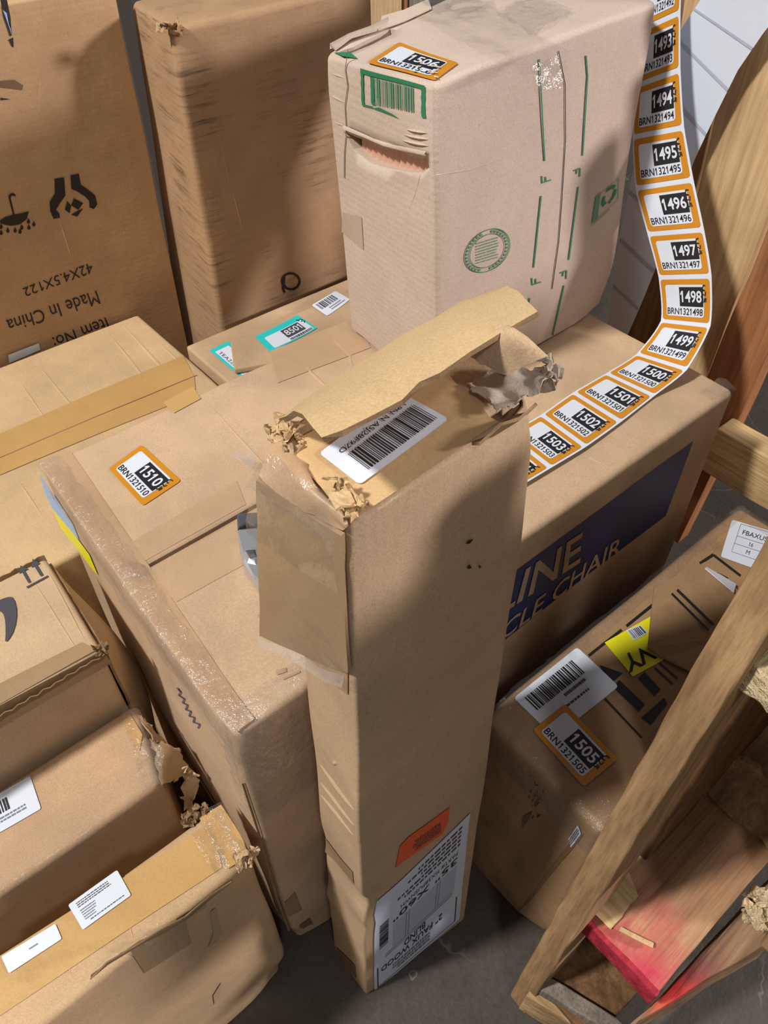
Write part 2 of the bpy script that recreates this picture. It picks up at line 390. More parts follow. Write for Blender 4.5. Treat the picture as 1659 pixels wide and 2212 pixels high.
class Decal:
    """a flat print laid on a surface; F(u,v,off) gives the 3D point for local 0..1 coordinates"""
    def __init__(s, F, mb=None): s.F = F; s.mb = mb or MB(); s.lay = .0009
    def rect(s, x0, y0, x1, y1, mat, rad=0.0, layer=0, asp=1.0, nx=6, ny=6, jag=0, seed=0):
        ys = []
        ry = rad; rx = rad/asp if asp else rad
        if rad > 0:
            k = 4
            ys = [y0+ry*(1-math.cos(i/k*math.pi/2)) for i in range(k+1)] + [y0+ry+(y1-y0-2*ry)*i/ny for i in range(1, ny)] + [y1-ry*(1-math.cos(i/k*math.pi/2)) for i in range(k, -1, -1)]
        else: ys = [y0+(y1-y0)*i/ny for i in range(ny+1)]
        vs = []; fs = []
        rnd = random.Random(seed)
        for y in ys:
            ins = 0
            if rad > 0:
                dy = 0
                if y < y0+ry: dy = (y0+ry-y)/ry
                elif y > y1-ry: dy = (y-(y1-ry))/ry
                ins = rx*(1-math.sqrt(max(0, 1-dy*dy)))
            a, b = x0+ins, x1-ins
            if jag: a += rnd.uniform(-jag, jag); b += rnd.uniform(-jag, jag)
            for i in range(nx+1): vs.append(s.F(a+(b-a)*i/nx, y, s.lay*.5*layer))
        for r in range(len(ys)-1):
            for i in range(nx):
                q = r*(nx+1)+i; fs.append([q, q+1, q+nx+2, q+nx+1])
        s.mb.add(vs, fs, mat, True)
    def text(s, string, x0, y0, x1, y1, mat, bold=.0, layer=1, rot=0):
        vs, fs, _ = text_mesh(string, bold)
        P = []
        for a, b in vs:
            if rot == 90: a, b = 1-b, a
            elif rot == -90: a, b = b, 1-a
            P.append(s.F(x0+(x1-x0)*a, y0+(y1-y0)*b, s.lay*.5*layer))
        s.mb.add(P, fs, mat)
    def poly(s, pts, mat, layer=1):
        s.mb.add([s.F(x, y, s.lay*.5*layer) for x, y in pts], [list(range(len(pts)))], mat)
    def stroke(s, pts, w, mat, layer=1, asp=1.0):
        vs = []; fs = []
        n = len(pts)
        for i, (x, y) in enumerate(pts):
            a = pts[max(0, i-1)]; b = pts[min(n-1, i+1)]
            dx, dy = (b[0]-a[0])*asp, b[1]-a[1]; l = math.hypot(dx, dy) or 1
            ox, oy = -dy/l*w/asp, dx/l*w
            vs += [s.F(x+ox, y+oy, s.lay*.5*layer), s.F(x-ox, y-oy, s.lay*.5*layer)]
        for i in range(n-1): fs.append([2*i, 2*i+1, 2*i+3, 2*i+2])
        s.mb.add(vs, fs, mat)
    def barcode(s, x0, y0, x1, y1, mat, n=40, seed=0, layer=1, vertical=False):
        rnd = random.Random(seed); pos = 0; bars = []
        while pos < 1:
            w = rnd.choice([1, 1, 1, 2, 2, 3])/(n*2.6); g = rnd.choice([1, 1, 2, 2])/(n*2.6)
            if pos+w < 1: bars.append((pos, pos+w))
            pos += w+g
        for a, b in bars:
            if vertical: q = [(x0, y0+(y1-y0)*a), (x1, y0+(y1-y0)*a), (x1, y0+(y1-y0)*b), (x0, y0+(y1-y0)*b)]
            else: q = [(x0+(x1-x0)*a, y0), (x0+(x1-x0)*b, y0), (x0+(x1-x0)*b, y1), (x0+(x1-x0)*a, y1)]
            s.poly(q, mat, layer)
    def greek(s, x0, y0, x1, y1, rows, mat, seed=0, layer=1, fill=.5, ragged=.3):
        """print too small to read: broken thin lines"""
        rnd = random.Random(seed)
        for r in range(rows):
            h = (y1-y0)/rows; ya = y1-(r+1)*h+h*(1-fill)/2; yb = ya+h*fill; x = x0; end = x1-(x1-x0)*rnd.uniform(0, ragged)
            while x < end:
                w = (x1-x0)*rnd.uniform(.03, .10); e = min(end, x+w)
                s.poly([(x, ya), (e, ya), (e, yb), (x, yb)], mat, layer); x = e+(x1-x0)*.018

def quadF(hexa, face, quad, off=.0010):
    """quad: pixels of bottom-left, bottom-right, top-right, top-left as the print reads"""
    P = [hexa.st(face, q) for q in quad]; n = hexa.normal(face)
    def Fn(u, v, o=0):
        a = [(P[0][k]*(1-u)+P[1][k]*u)*(1-v)+(P[3][k]*(1-u)+P[2][k]*u)*v for k in (0, 1)]
        return hexa.warp(hexa.S(face, a)) + n*(off+o)
    return Fn
def freeF(P3, n, off=0.0):
    """decal frame on four 3D points"""
    P3 = [Vector(p) for p in P3]; n = Vector(n).normalized()
    return lambda u, v, o=0: (P3[0]*(1-u)+P3[1]*u)*(1-v)+(P3[3]*(1-u)+P3[2]*u)*v + n*(off+o)
def patch(hexa, face, quad, mat, name, parent, off=.0007, nx=10, ny=4, label=None, jag=0, seed=0):
    d = Decal(quadF(hexa, face, quad, off)); d.rect(0, 0, 1, 1, mat, nx=nx, ny=ny, jag=jag, seed=seed)
    o = d.mb.build(name, parent)
    if label: o['label'] = label
    return o
def marks(hexa, face, polys, mat, name, parent, off=.0012, mb=None):
    """printed marks traced as outlines on a face"""
    b = mb or MB(); n = hexa.normal(face)
    for pl in polys:
        b.add([hexa.warp(hexa.S(face, hexa.st(face, q)))+n*off for q in pl], [list(range(len(pl)))], mat)
    if mb is None: return b.build(name, parent)
def line_poly(p, q, w):
    dx, dy = q[0]-p[0], q[1]-p[1]; l = math.hypot(dx, dy); ox, oy = -dy/l*w/2, dx/l*w/2
    return [(p[0]+ox, p[1]+oy), (q[0]+ox, q[1]+oy), (q[0]-ox, q[1]-oy), (p[0]-ox, p[1]-oy)]
def ridge(hexa, face, paths, mat, name, parent, h=.0009):
    """raised fold lines in the board: thin tapering ridges"""
    for pts, w in paths:
        b = MB(); w *= .62; P = []
        for i in range(len(pts)-1):
            k = max(2, int(math.hypot(pts[i+1][0]-pts[i][0], pts[i+1][1]-pts[i][1])/14))
            P += [(lerp(pts[i][0], pts[i+1][0], j/k), lerp(pts[i][1], pts[i+1][1], j/k)) for j in range(k)]
        P.append(pts[-1]); N = len(P); vs = []
        for i, p in enumerate(P):
            a, c = P[max(0, i-1)], P[min(N-1, i+1)]; dx, dy = c[0]-a[0], c[1]-a[1]; l = math.hypot(dx, dy) or 1
            t = math.sin(math.pi*min(1, max(.02, i/(N-1))))**.5; t = max(.15, t); ww = w*t
            for k, hh in ((-1, -.0004), (-.35, h*t), (.35, h*t), (1, -.0004)):
                vs.append(hexa.on(face, hexa.st(face, (p[0]-dy/l*ww*k, p[1]+dx/l*ww*k)), hh))
        b.add(vs, [[4*i+k, 4*i+k+1, 4*i+k+5, 4*i+k+4] for i in range(N-1) for k in range(3)], mat, True)
        b.build(name, parent)
def text_on(hexa, face, quad, string, mat, mb, bold=0.0, off=.0012):
    d = Decal(quadF(hexa, face, quad, off), mb); d.text(string, 0, 0, 1, 1, mat, bold, 0)

def sheet(name, grid, mat, parent=None, th=.003, jit=0.0, seed=0, edge=None, smooth=True, loc=None):
    """bent sheet of board from a grid of 3D points (rows of columns)"""
    rnd = random.Random(seed); R, C = len(grid), len(grid[0])
    G = [[Vector(p) for p in row] for row in grid]
    for i in range(R):
        for j in range(C):
            if i in (0, R-1) or j in (0, C-1): G[i][j] = G[i][j]+Vector((rnd.uniform(-jit, jit), rnd.uniform(-jit, jit), rnd.uniform(-jit, jit)))
    N = [[None]*C for _ in range(R)]
    for i in range(R):
        for j in range(C):
            a = G[min(R-1, i+1)][j]-G[max(0, i-1)][j]; b = G[i][min(C-1, j+1)]-G[i][max(0, j-1)]
            n = b.cross(a); N[i][j] = n.normalized() if n.length > 1e-12 else Vector((0, 0, 1))
    top = [G[i][j]+N[i][j]*th/2 for i in range(R) for j in range(C)]; bot = [G[i][j]-N[i][j]*th/2 for i in range(R) for j in range(C)]
    n = R*C; k = lambda i, j: i*C+j
    fs = []
    for i in range(R-1):
        for j in range(C-1):
            fs.append([k(i, j), k(i, j+1), k(i+1, j+1), k(i+1, j)]); fs.append([n+k(i+1, j), n+k(i+1, j+1), n+k(i, j+1), n+k(i, j)])
    mb = MB(); mb.add(top+bot, fs, mat, smooth)
    es = []
    loop = [(0, j) for j in range(C)]+[(i, C-1) for i in range(1, R)]+[(R-1, j) for j in range(C-2, -1, -1)]+[(i, 0) for i in range(R-2, 0, -1)]
    for q in range(len(loop)):
        a = k(*loop[q]); b = k(*loop[(q+1) % len(loop)]); es.append([a, n+a, n+b, b])
    mb.add([Vector(p) for p in top+bot], es, edge or mat)
    return mb.build(name, parent, loc)
def lerp(a, b, t): return a*(1-t)+b*t
def quad_grid(P, R, C, bulge=None, wob=0, seed=0, freq=25):
    """P: four 3D corners p00 p01 p11 p10 (row 0: p00->p01)"""
    P = [Vector(p) for p in P]; out = []
    for i in range(R):
        row = []
        for j in range(C):
            t, u = i/(R-1), j/(C-1)
            p = lerp(lerp(P[0], P[1], u), lerp(P[3], P[2], u), t)
            if bulge is not None: p = p+Vector(bulge)*(4*u*(1-u))*(4*t*(1-t))
            if wob: p = p+nvec(p, freq, seed)*wob
            row.append(p)
        out.append(row)
    return out
def film_patch(name, P, parent, mat='clear_film', R=14, C=22, wob=.004, seed=3, freq=60, bulge=None, jag=.0):
    g = quad_grid(P, R, C, bulge, wob, seed, freq); rnd = random.Random(seed)
    mb = MB(); vs = []
    for i in range(R):
        for j in range(C):
            p = g[i][j]
            if jag and (i in (0, R-1) or j in (0, C-1)): p = p+nvec(p, 150, seed+5)*jag
            vs.append(p)
    fs = [[i*C+j, i*C+j+1, (i+1)*C+j+1, (i+1)*C+j] for i in range(R-1) for j in range(C-1)]
    mb.add(vs, fs, mat, True); return mb.build(name, parent)
def scraps(name, cen, n, size, mat, parent, seed=0, spread=(.01, .01, .008), th=.0016):
    """torn, crumpled bits of board hanging together at a burst corner"""
    rnd = random.Random(seed); mb = MB()
    for _ in range(n):
        c = Vector(cen)+Vector([rnd.uniform(-s, s) for s in spread])
        q = Matrix.Rotation(rnd.uniform(0, 6.28), 3, 'Z') @ Matrix.Rotation(rnd.uniform(-1.3, 1.3), 3, 'X') @ Matrix.Rotation(rnd.uniform(0, 6.28), 3, 'Z')
        size_ = size*.62; sx, sy = size_*rnd.uniform(.6, 1.3), size_*rnd.uniform(.4, .9); cv = rnd.uniform(-.6, .6)*size
        N = 5; vs = []
        for side in (0, 1):
            for i in range(N):
                for j in range(N):
                    u, v = i/(N-1)-.5, j/(N-1)-.5
                    p = Vector((u*sx, v*sy, cv*(u*u*4-.5)*.5 + (th if side else 0)))+nvec((u*3+_, v*3, side*.05), 1.4, seed)*size*.18
                    vs.append(c+q @ p)
        k = lambda s, i, j: s*N*N+i*N+j
        fs = []
        for i in range(N-1):
            for j in range(N-1):
                fs.append([k(1, i, j), k(1, i+1, j), k(1, i+1, j+1), k(1, i, j+1)]); fs.append([k(0, i, j+1), k(0, i+1, j+1), k(0, i+1, j), k(0, i, j)])
        loop = [(0, j) for j in range(N)]+[(i, N-1) for i in range(1, N)]+[(N-1, j) for j in range(N-2, -1, -1)]+[(i, 0) for i in range(N-2, 0, -1)]
        for x in range(len(loop)):
            a, b = loop[x], loop[(x+1) % len(loop)]; fs.append([k(0, *a), k(0, *b), k(1, *b), k(1, *a)])
        mb.add(vs, fs, mat)
    return mb.build(name, parent)
def carve(obj, cutters):
    """cut openings into a body mesh"""
    tmp = []
    for c in cutters:
        md = obj.modifiers.new('cut', 'BOOLEAN'); md.object = c; md.operation = 'DIFFERENCE'; md.solver = 'EXACT'; tmp.append(c)
    bpy.context.view_layer.update()
    dg = bpy.context.evaluated_depsgraph_get(); dg.update()
    me = bpy.data.meshes.new_from_object(obj.evaluated_get(dg))
    obj.modifiers.clear(); old = obj.data; obj.data = me; bpy.data.meshes.remove(old)
    for c in tmp: bpy.data.objects.remove(c)
def prism(front, back, mat):
    n = len(front); mb = MB(); vs = list(front)+list(back)
    fs = [list(range(n)), list(range(2*n-1, n-1, -1))]+[[i, i+n, (i+1) % n+n, (i+1) % n] for i in range(n)]
    mb.add(vs, fs, mat)
    o = mb.build('cutter')
    bm = bmesh.new(); bm.from_mesh(o.data); bmesh.ops.recalc_face_normals(bm, faces=bm.faces); bm.to_mesh(o.data); bm.free()
    return o
def carton(name, hexa, mat, label, cat='box', group=None):
    b = hexa.base()
    t = thing(name, (b.x, b.y, min(p.z for p in hexa.c[:4])), label, cat, group)
    mb = MB(); hexa.mesh(mb, mat); body = mb.build('body', t)
    return t, body
def upright(fl, fr, br, bl, z0, z1, **kw):
    return Hex([(p[0], p[1], z0) for p in (fl, fr, br, bl)], [(p[0], p[1], z1) for p in (fl, fr, br, bl)], **kw)

# ------------------------------------------------------------------ floor
mb = MB(); n = 24
vs = [(-2.5+5.5*i/n, -2.5+5.5*j/n, 0) for i in range(n+1) for j in range(n+1)]
mb.add(vs, [[i*(n+1)+j, (i+1)*(n+1)+j, (i+1)*(n+1)+j+1, i*(n+1)+j+1] for i in range(n) for j in range(n)], 'concrete')
fl = mb.build('floor'); fl['kind'] = 'structure'
mb = MB(); vs = []; nx = 90
for i in range(nx+1):
    x = -2.2+4.8*i/nx; y = 1.86+(.03 if (i//2) % 2 else 0)
    vs += [(x, y, 0), (x, y, 2.3), (x, y+.05, 2.3), (x, y+.05, 0)]
mb.add(vs, [[4*i+k, 4*i+4+k, 4*i+4+(k+1) % 4, 4*i+(k+1) % 4] for i in range(nx) for k in range(4)], 'wall_metal')
wl_ = mb.build('wall_back'); wl_['kind'] = 'structure'

# ------------------------------------------------------------------ shared label builder
def number_label(dec, num, code, base='orange_label', hand=True, seed=0, layer=0, asp=1.55, rad=.07):
    dec.rect(0, 0, 1, 1, base, rad=rad, layer=layer, asp=asp, nx=8, ny=6)
    dec.rect(.09, .11, .89, .87, 'white_label', rad=.07, layer=layer+1, asp=asp, nx=8, ny=6)
    dec.rect(.385, .36, .875, .815, 'print_black', layer=layer+2)
    dec.text(num, .41, .45, .845, .73, 'white_label', .02, layer+3)
    dec.text(code, .115, .15, .865, .315, 'print_black', .008, layer+2)
    if hand:
        r = random.Random(seed); j = lambda x, y: (x+r.uniform(-.006, .006), y+r.uniform(-.012, .012))
        w = .014
        for st in ([(.925, .86), (.885, .85), (.868, .80), (.875, .755), (.92, .745), (.865, .735)],
                   [(.925, .70), (.92, .62), (.865, .655)],
                   [(.925, .475), (.928, .56), (.898, .57), (.90, .51), (.885, .475), (.865, .50), (.868, .56)]):
            dec.stroke([j(*p) for p in st], w, 'print_black', layer+2, asp)

# ------------------------------------------------------------------ the large carton that carries everything
ZB = .634
pF, pL, pR = pxz(508, 1595, ZB), pxz(85, 1003, ZB), pxz(1588, 845, ZB)
pB = pR+pL-pF
bF = pxz(643, 2052, 0)
big = Hex([(bF.x, bF.y, 0), (pR.x, pR.y, 0), (pB.x, pB.y, 0), (pL.x, pL.y, 0)], [pF, pR, pB, pL], r=.009, amp=.003, freq=4, seed=2, step=.025,
          dents=[((-.01, .15, .35), .16, (-.012, 0, 0)), ((-.0, .0, .02), .05, (.012, .012, 0)), ((.0, .0, .634), .03, (.004, .004, -.004))])
T, body = carton('chair_carton', big, 'kraft_big', 'large long brown carton under the upright cartons, blue panel lettered CHAIR on its side', 'box')
sl = [Vector((x, y, ZB+.02)) for x, y in ((.018, .2235), (.40, .2265), (.40, .2325), (.018, .2285))]
carve(body, [prism(sl, [p-Vector((0, 0, .045)) for p in sl], 'core_paper')])
# seam tape and edge tape
patch(big, 'top', [(86, 1002), (508, 1590), (553, 1556), (150, 974)], 'tape_brown', 'tape_strip', T, .0006, 30, 4)
patch(big, 'top', [(300, 1218), (532, 1092), (512, 1040), (280, 1172)], 'tape_faint', 'tape_strip', T, .0005, 16, 6)
patch(big, 'top', [(380, 1300), (600, 1185), (545, 1110), (312, 1237)], 'tape_faint', 'tape_strip', T, .0005, 16, 6)
patch(big, 'top', [(602, 830), (800, 752), (775, 684), (585, 760)], 'tape_faint', 'tape_strip', T, .0008, 12, 6)
patch(big, 'top', [(376, 895), (436, 864), (418, 838), (352, 872)], 'tape_yellow', 'tape_strip', T, .0012, 8, 4)
ridge(big, 'top', [([(422, 842), (560, 992), (640, 1075)], 6.0), ([(640, 775), (720, 850)], 7.5), ([(700, 712), (755, 770), (762, 805)], 9.0)], 'kraft_big', 'fold_crease', T)
ridge(big, 'top', [([(1262, 984), (1312, 1007), (1330, 998)], 3.8)], 'kraft_big', 'fold_crease', T)
# film over the burst left edge
def edge_film(hx, f1, f2, s0, s1, d1, d2, name, parent, seed, wob=.005, mat='clear_film', n=46, off=.004):
    """stretch film lying over the edge shared by two faces; f(s, d) -> (face, st)"""
    R = 9; g = []
    for i in range(R):
        k = i/(R-1); row = []
        for j in range(n):
            s = s0+(s1-s0)*j/(n-1)
            if k < .5: fc, st = f1(s, d1*(1-2*k))
            else: fc, st = f2(s, d2*(2*k-1))
            p = hx.on(fc, st, off); p = p+nvec(p, 45, seed)*wob+nvec(p, 140, seed+1)*wob*.5
            row.append(p)
        g.append(row)
    mb = MB(); mb.add([p for r in g for p in r], [[i*n+j, i*n+j+1, (i+1)*n+j+1, (i+1)*n+j] for i in range(R-1) for j in range(n-1)], mat, True)
    return mb.build(name, parent)
edge_film(big, lambda s, d: ('top', (d, s)), lambda s, d: ('left', (s, 1-d)), 0.0, 1.0, .03, .08, 'stretch_film', T, 4, .004)
edge_film(big, lambda s, d: ('top', (s, d)), lambda s, d: ('front', (s, 1-d)), 0.0, .12, .06, .16, 'stretch_film', T, 7, .003, n=20)
edge_film(big, lambda s, d: ('front', (d, s)), lambda s, d: ('left', (d, s)), .72, 1.0, .10, .05, 'stretch_film', T, 9, .003, n=20)
edge_film(big, lambda s, d: ('top', (s, d)), lambda s, d: ('right', (d, 1-d*.5)), .94, 1.0, .06, .3, 'stretch_film', T, 11, .004, n=14)
film_patch('stretch_film', [pxz(268, 1205, ZB+.006), pxz(330, 1228, ZB+.006), pxz(300, 1262, ZB+.012), pxz(255, 1225, ZB+.02)], T, wob=.008, seed=8)
d = [big.on('top', big.st('top', q), .012+.02*k) for q, k in (((500, 995), 0), ((560, 1022), 1), ((552, 1062), 1), ((524, 1022), .3))]
film_patch('tape_tail', d, T, 'milky_film', wob=.002, seed=5)
# flap edge on the near end, wide soft fold, manufacturer's joint
marks(big, 'front', [line_poly((527, 1690), (560, 1790), 5), line_poly((560, 1790), (600, 1935), 6), line_poly((600, 1935), (625, 2010), 5)], 'core_paper', 'joint_gap', T)
marks(big, 'front', [line_poly((531, 1688), (566, 1790), 2.5), line_poly((566, 1790), (605, 1933), 2.5)], 'core_paper', 'joint_board', T, .0018)
patch(big, 'front', [(652, 2030), (676, 2015), (671, 1985), (647, 2000)], 'tape_dark', 'tape_strip', T)
patch(big, 'front', [(625, 1980), (655, 1965), (640, 1925), (618, 1948)], 'tape_tan', 'tape_strip', T)
for pl_ in [line_poly((600, 1455), (622, 1448), 10), line_poly((615, 1468), (652, 1452), 5), line_poly((560, 1330), (572, 1350), 5)]: marks(big, 'top', [pl_], 'smudge_grey', 'scuff', T)
# labels and pen on the left side
marks(big, 'left', [[(86, 1020), (120, 1072), (158, 1130), (172, 1165), (140, 1128), (117, 1100), (98, 1062)]], 'label_blue', 'shipping_label', T)['label'] = 'pale blue label under stretch film'
marks(big, 'left', [[(115, 1098), (148, 1135), (195, 1196), (214, 1240), (203, 1230), (163, 1178), (133, 1138)]], 'yellow_label', 'warning_label', T)['label'] = 'bright yellow label under stretch film'
pts = [(388, 1482), (396, 1492), (392, 1497), (404, 1506), (401, 1513), (411, 1519), (408, 1527), (418, 1532), (416, 1541), (426, 1545), (425, 1554), (437, 1560), (435, 1568)]
marks(big, 'left', [line_poly(pts[i], pts[i+1], 2.2) for i in range(len(pts)-1)], 'pen_violet', 'pen_scribble', T)
marks(big, 'left', [[(425, 1632), (452, 1668), (484, 1728), (470, 1722), (446, 1692)]], 'white_label', 'paper_slip', T)
# blue panel with cut-out lettering
mb = MB(); q = [(960, 1345), (1105, 1232), (1300, 1093), (1495, 955), (1436, 1113), (1260, 1252), (1085, 1388), (935, 1500)]
Decal(quadF(big, 'front', [(935, 1500), (1436, 1113), (1495, 955), (985, 1325)], .0008), mb).rect(0, 0, 1, 1, 'print_blue', nx=40, ny=12)
text_on(big, 'front', [(1113, 1303), (1252, 1213), (1258, 1147), (1134, 1228)], 'INE', 'kraft_big', mb, .015, .0016)
text_on(big, 'front', [(1064, 1337), (1108, 1307), (1128, 1232), (1084, 1262)], 'L', 'kraft_big', mb, .015, .0016)
text_on(big, 'front', [(1074, 1388), (1338, 1192), (1345, 1153), (1088, 1344)], 'CLE CHAIR', 'kraft_big', mb, .01, .0016)
o = mb.build('printed_panel', T); o['label'] = 'dark blue printed panel with kraft coloured lettering'
# orange number sticker
dec = Decal(quadF(big, 'top', [(233, 1014), (308, 1094), (391, 1040), (305, 963)], .0012)); number_label(dec, '1510', 'BRN1321510', seed=10)
dec.mb.build('number_sticker', T)['label'] = 'orange bordered sticker numbered 1510'

# ------------------------------------------------------------------ silver cutter lying on the seam
ZK = ZB+.0035
kn = thing('utility_knife', pxz(545, 1180, ZB), 'silver metal utility knife lying on the seam of the large carton', 'tool')
def plate(px, z0, z1, mat, name, parent, bev=.002):
    m2 = MB(); n = len(px); a = [pxz(u, v, z1) for u, v in px]; b = [Vector((p.x, p.y, z0)) for p in a]
    c = sum(a, Vector())/n
    a2 = [c+(p-c)*(1-bev/((p-c).length+1e-6)) for p in a]; a1 = [Vector((p.x, p.y, z1-bev*.7)) for p in a]
    fs = [list(range(2*n, 3*n))]
    for i in range(n):
        j = (i+1) % n; fs += [[i, j, n+j, n+i], [n+i, n+j, 2*n+j, 2*n+i]]
    m2.add(b+a1+a2, fs, mat); return m2.build(name, parent)
plate([(512, 1145), (516, 1140), (560, 1136), (575, 1250), (563, 1258), (548, 1245), (524, 1210), (518, 1190)], ZK, ZK+.018, 'metal', 'handle', kn, .004)
plate([(511, 1112), (516, 1107), (558, 1104), (562, 1140), (536, 1128), (513, 1142)], ZK, ZK+.014, 'metal_dark', 'end_cap', kn, .003)
plate([(525, 1190), (533, 1180), (556, 1178), (562, 1205), (552, 1216), (534, 1212)], ZK+.016, ZK+.021, 'metal', 'screw_boss', kn, .004)
plate([(530, 1186), (550, 1184), (553, 1199), (540, 1202)], ZK+.019, ZK+.024, 'metal_dark', 'screw', kn, .003)

# ------------------------------------------------------------------ upright grey carton on the large one
gz = ZB+.006
g = dict(F=pxz(945, 868, gz), L=pxz(757, 716, gz), R=pxz(1312, 664, gz))
gb = [g['F'], g['R'], g['R']+g['L']-g['F'], g['L']]
tF, tL, tR = pxz(936, 178, 1.008), pxz(697, 114, .992), pxz(1418, 2, 1.018)
tB = pxz(1180, -100, 1.0)
gray = Hex(gb, [tF, tR, tB, tL], r=.007, amp=.0028, freq=6, seed=5, step=.02,
           dents=[(tuple(tF), .05, (.006, .004, -.004)), (tuple(tL), .03, (.004, 0, -.004)), (tuple(g['R']), .05, (-.012, .006, .006)),
                  (tuple(lerp(g['L'], g['F'], .15)+Vector((0, 0, .02))), .05, (.004, .006, 0)), (tuple(lerp(tF, g['F'], .3)+Vector((0, .05, .0))), .04, (.004, 0, 0))])
T, body = carton('grey_carton', gray, 'kraft_grey', 'upright pale grey-brown carton with green print, standing on the large carton', 'box')
ft = lambda q: gray.warp(gray.S('left', gray.st('left', q)))
hole = [(744, 285), (770, 295), (800, 303), (832, 318), (858, 319), (886, 334), (908, 337), (922, 328), (926, 356), (912, 367), (880, 369), (845, 362), (800, 350), (762, 322)]
hp = [ft(q) for q in hole]
slit = [(728, 113), (760, 104), (800, 84), (838, 64), (850, 66), (846, 74), (800, 98), (765, 112), (742, 120)]
tp = [gray.warp(gray.S('top', gray.st('top', q))) for q in slit]
carve(body, [prism([p+Vector((-.02, 0, 0)) for p in hp], [p+Vector((.045, 0, -.004)) for p in hp], 'kraft_grey'),
             prism([p+Vector((0, 0, .02)) for p in tp], [p+Vector((.008, -.004, -.06)) for p in tp], 'kraft_grey')])
# pink ribbed contents behind the torn hand hole
a0, a1 = ft((764, 296)), ft((915, 352)); gr = []
for i in range(5):
    row = []
    for j in range(61):
        u = j/60; p = lerp(a0, a1, u); row.append(Vector((p.x+.012+.004*abs(math.sin(u*math.pi*12)), p.y, p.z+.014-.05*i/4)))
    gr.append(row)
sheet('ribbed_contents', gr, 'rib_pink', T)['label'] = 'pinkish ribbed contents seen through the torn hand hole'
film_patch('inner_film', [ft((872, 325))+Vector((.012, 0, 0)), ft((922, 338))+Vector((.012, 0, 0)), ft((922, 356))+Vector((.012, 0, 0)), ft((875, 352))+Vector((.012, 0, 0))], T, wob=.006, seed=15)
# torn lips of the hole
lip = [ft(q)+Vector((-.0008, 0, 0)) for q in ((746, 283), (790, 299), (832, 316), (870, 324), (920, 336))]
sheet('torn_lip', [[p+Vector((0, 0, .005)) for p in lip], [p+Vector((-.0015, 0, .003)) for p in lip], [p+Vector((-.001, 0, .001)) for p in lip]], 'kraft_grey', T, .0012, .001, 3)
ridge(gray, 'left', [([(870, 300), (925, 312)], 5), ([(875, 288), (924, 298)], 4), ([(880, 276), (922, 284)], 4), ([(770, 290), (860, 315)], 4)], 'kraft_grey', 'torn_ply', T, .0025)
# raised torn edge along the top
top_l = [(712, 104), (755, 88), (800, 70), (838, 52)]
sheet('torn_edge', [[gray.on('top', gray.st('top', q), .000) for q in top_l], [gray.on('top', gray.st('top', (u+1, v-1)), .004) for u, v in top_l], [gray.on('top', gray.st('top', (u+6, v+7)), .004) for u, v in top_l]], 'kraft_grey', T, .003, .002, 4)
sheet('paper_flap', [[gray.on('top', gray.st('top', q), .006) for q in ((826, 48), (872, 33), (926, 10))], [gray.on('top', gray.st('top', q), .002) for q in ((815, 74), (872, 50), (930, 22))]], 'kraft_grey', T, .0015, .002, 6)
# clear tape on top, crumpled
film_patch('clear_tape', [gray.on('top', gray.st('top', q), .003) for q in ((905, 15), (1005, 48), (1075, 20), (965, -20))], T, 'clear_film', wob=.010, seed=21, freq=40)
film_patch('clear_tape', [gray.on('top', gray.st('top', q), .0025) for q in ((900, 40), (1130, 170), (1235, 120), (1010, -10))], T, 'clear_smooth', wob=.003, seed=22, freq=50)
film_patch('clear_tape', [gray.on('front', gray.st('front', q), .002) for q in ((1148, 138), (1205, 112), (1212, 185), (1160, 200))], T, 'clear_film', wob=.003, seed=23, freq=80)
film_patch('clear_tape', [gray.on('top', gray.st('top', q), .004) for q in ((1070, 40), (1150, 80), (1235, 30), (1130, -5))], T, 'clear_film', wob=.005, seed=24, freq=50)
# green print
mb = MB()
for seg in (((1163, 125), (1175, 345)), ((1167, 420), (1150, 575)), ((1141, 640), (1135, 685)), ((1263, 120), (1267, 165)), ((1267, 165), (1257, 335)), ((1248, 402), (1227, 560)), ((1216, 615), (1191, 722))):
    marks(gray, 'front', [line_poly(*seg, 3)], 'print_green', 'green_line', T, .0012)
for (x, y) in ((1169, 392), (1146, 612)):
    mb = MB()
    for seg in (((x, y), (x+20, y-6)), ((x+1, y), (x, y-15)), ((x+9, y-3), (x+8, y-13))): marks(gray, 'front', [line_poly(*seg, 2.6)], 'print_green', '', T, .0012, mb)
    mb.build('printed_letter', T)
for (x, y) in ((1252, 362), (1222, 583)):
    mb = MB()
    for seg in (((x, y), (x-14, y+5)), ((x, y), (x-1, y+18)), ((x-7, y+2), (x-8, y+12))): marks(gray, 'front', [line_poly(*seg, 2.6)], 'print_green', '', T, .0012, mb)
    mb.build('printed_letter', T)
mb = MB()
dec = Decal(quadF(gray, 'front', [(1001, 599), (1100, 569), (1100, 477), (1001, 507)], .0012), mb)
for r0, w in ((.49, .009), (.385, .007)):
    dec.stroke([(.5+r0*math.cos(t*math.pi/32), .5+r0*math.sin(t*math.pi/32)) for t in range(65)], w, 'print_green', 0)
for k in range(34):
    if k in (8, 9, 24, 25): continue
    t = k/34*2*math.pi; c, s = math.cos(t), math.sin(t)
    dec.poly([(.5+.41*c, .5+.41*s), (.5+.465*c, .5+.465*s), (.5+.465*math.cos(t+.11), .5+.465*math.sin(t+.11)), (.5+.41*math.cos(t+.11), .5+.41*math.sin(t+.11))], 'print_green_soft', 0)
dec.greek(.25, .25, .75, .78, 8, 'print_green_soft', 3, 0, .4, .15)
mb.build('round_stamp', T); mb = MB()
dec = Decal(quadF(gray, 'front', [(1277, 483), (1335, 432), (1337, 383), (1286, 425)], .0012), mb)
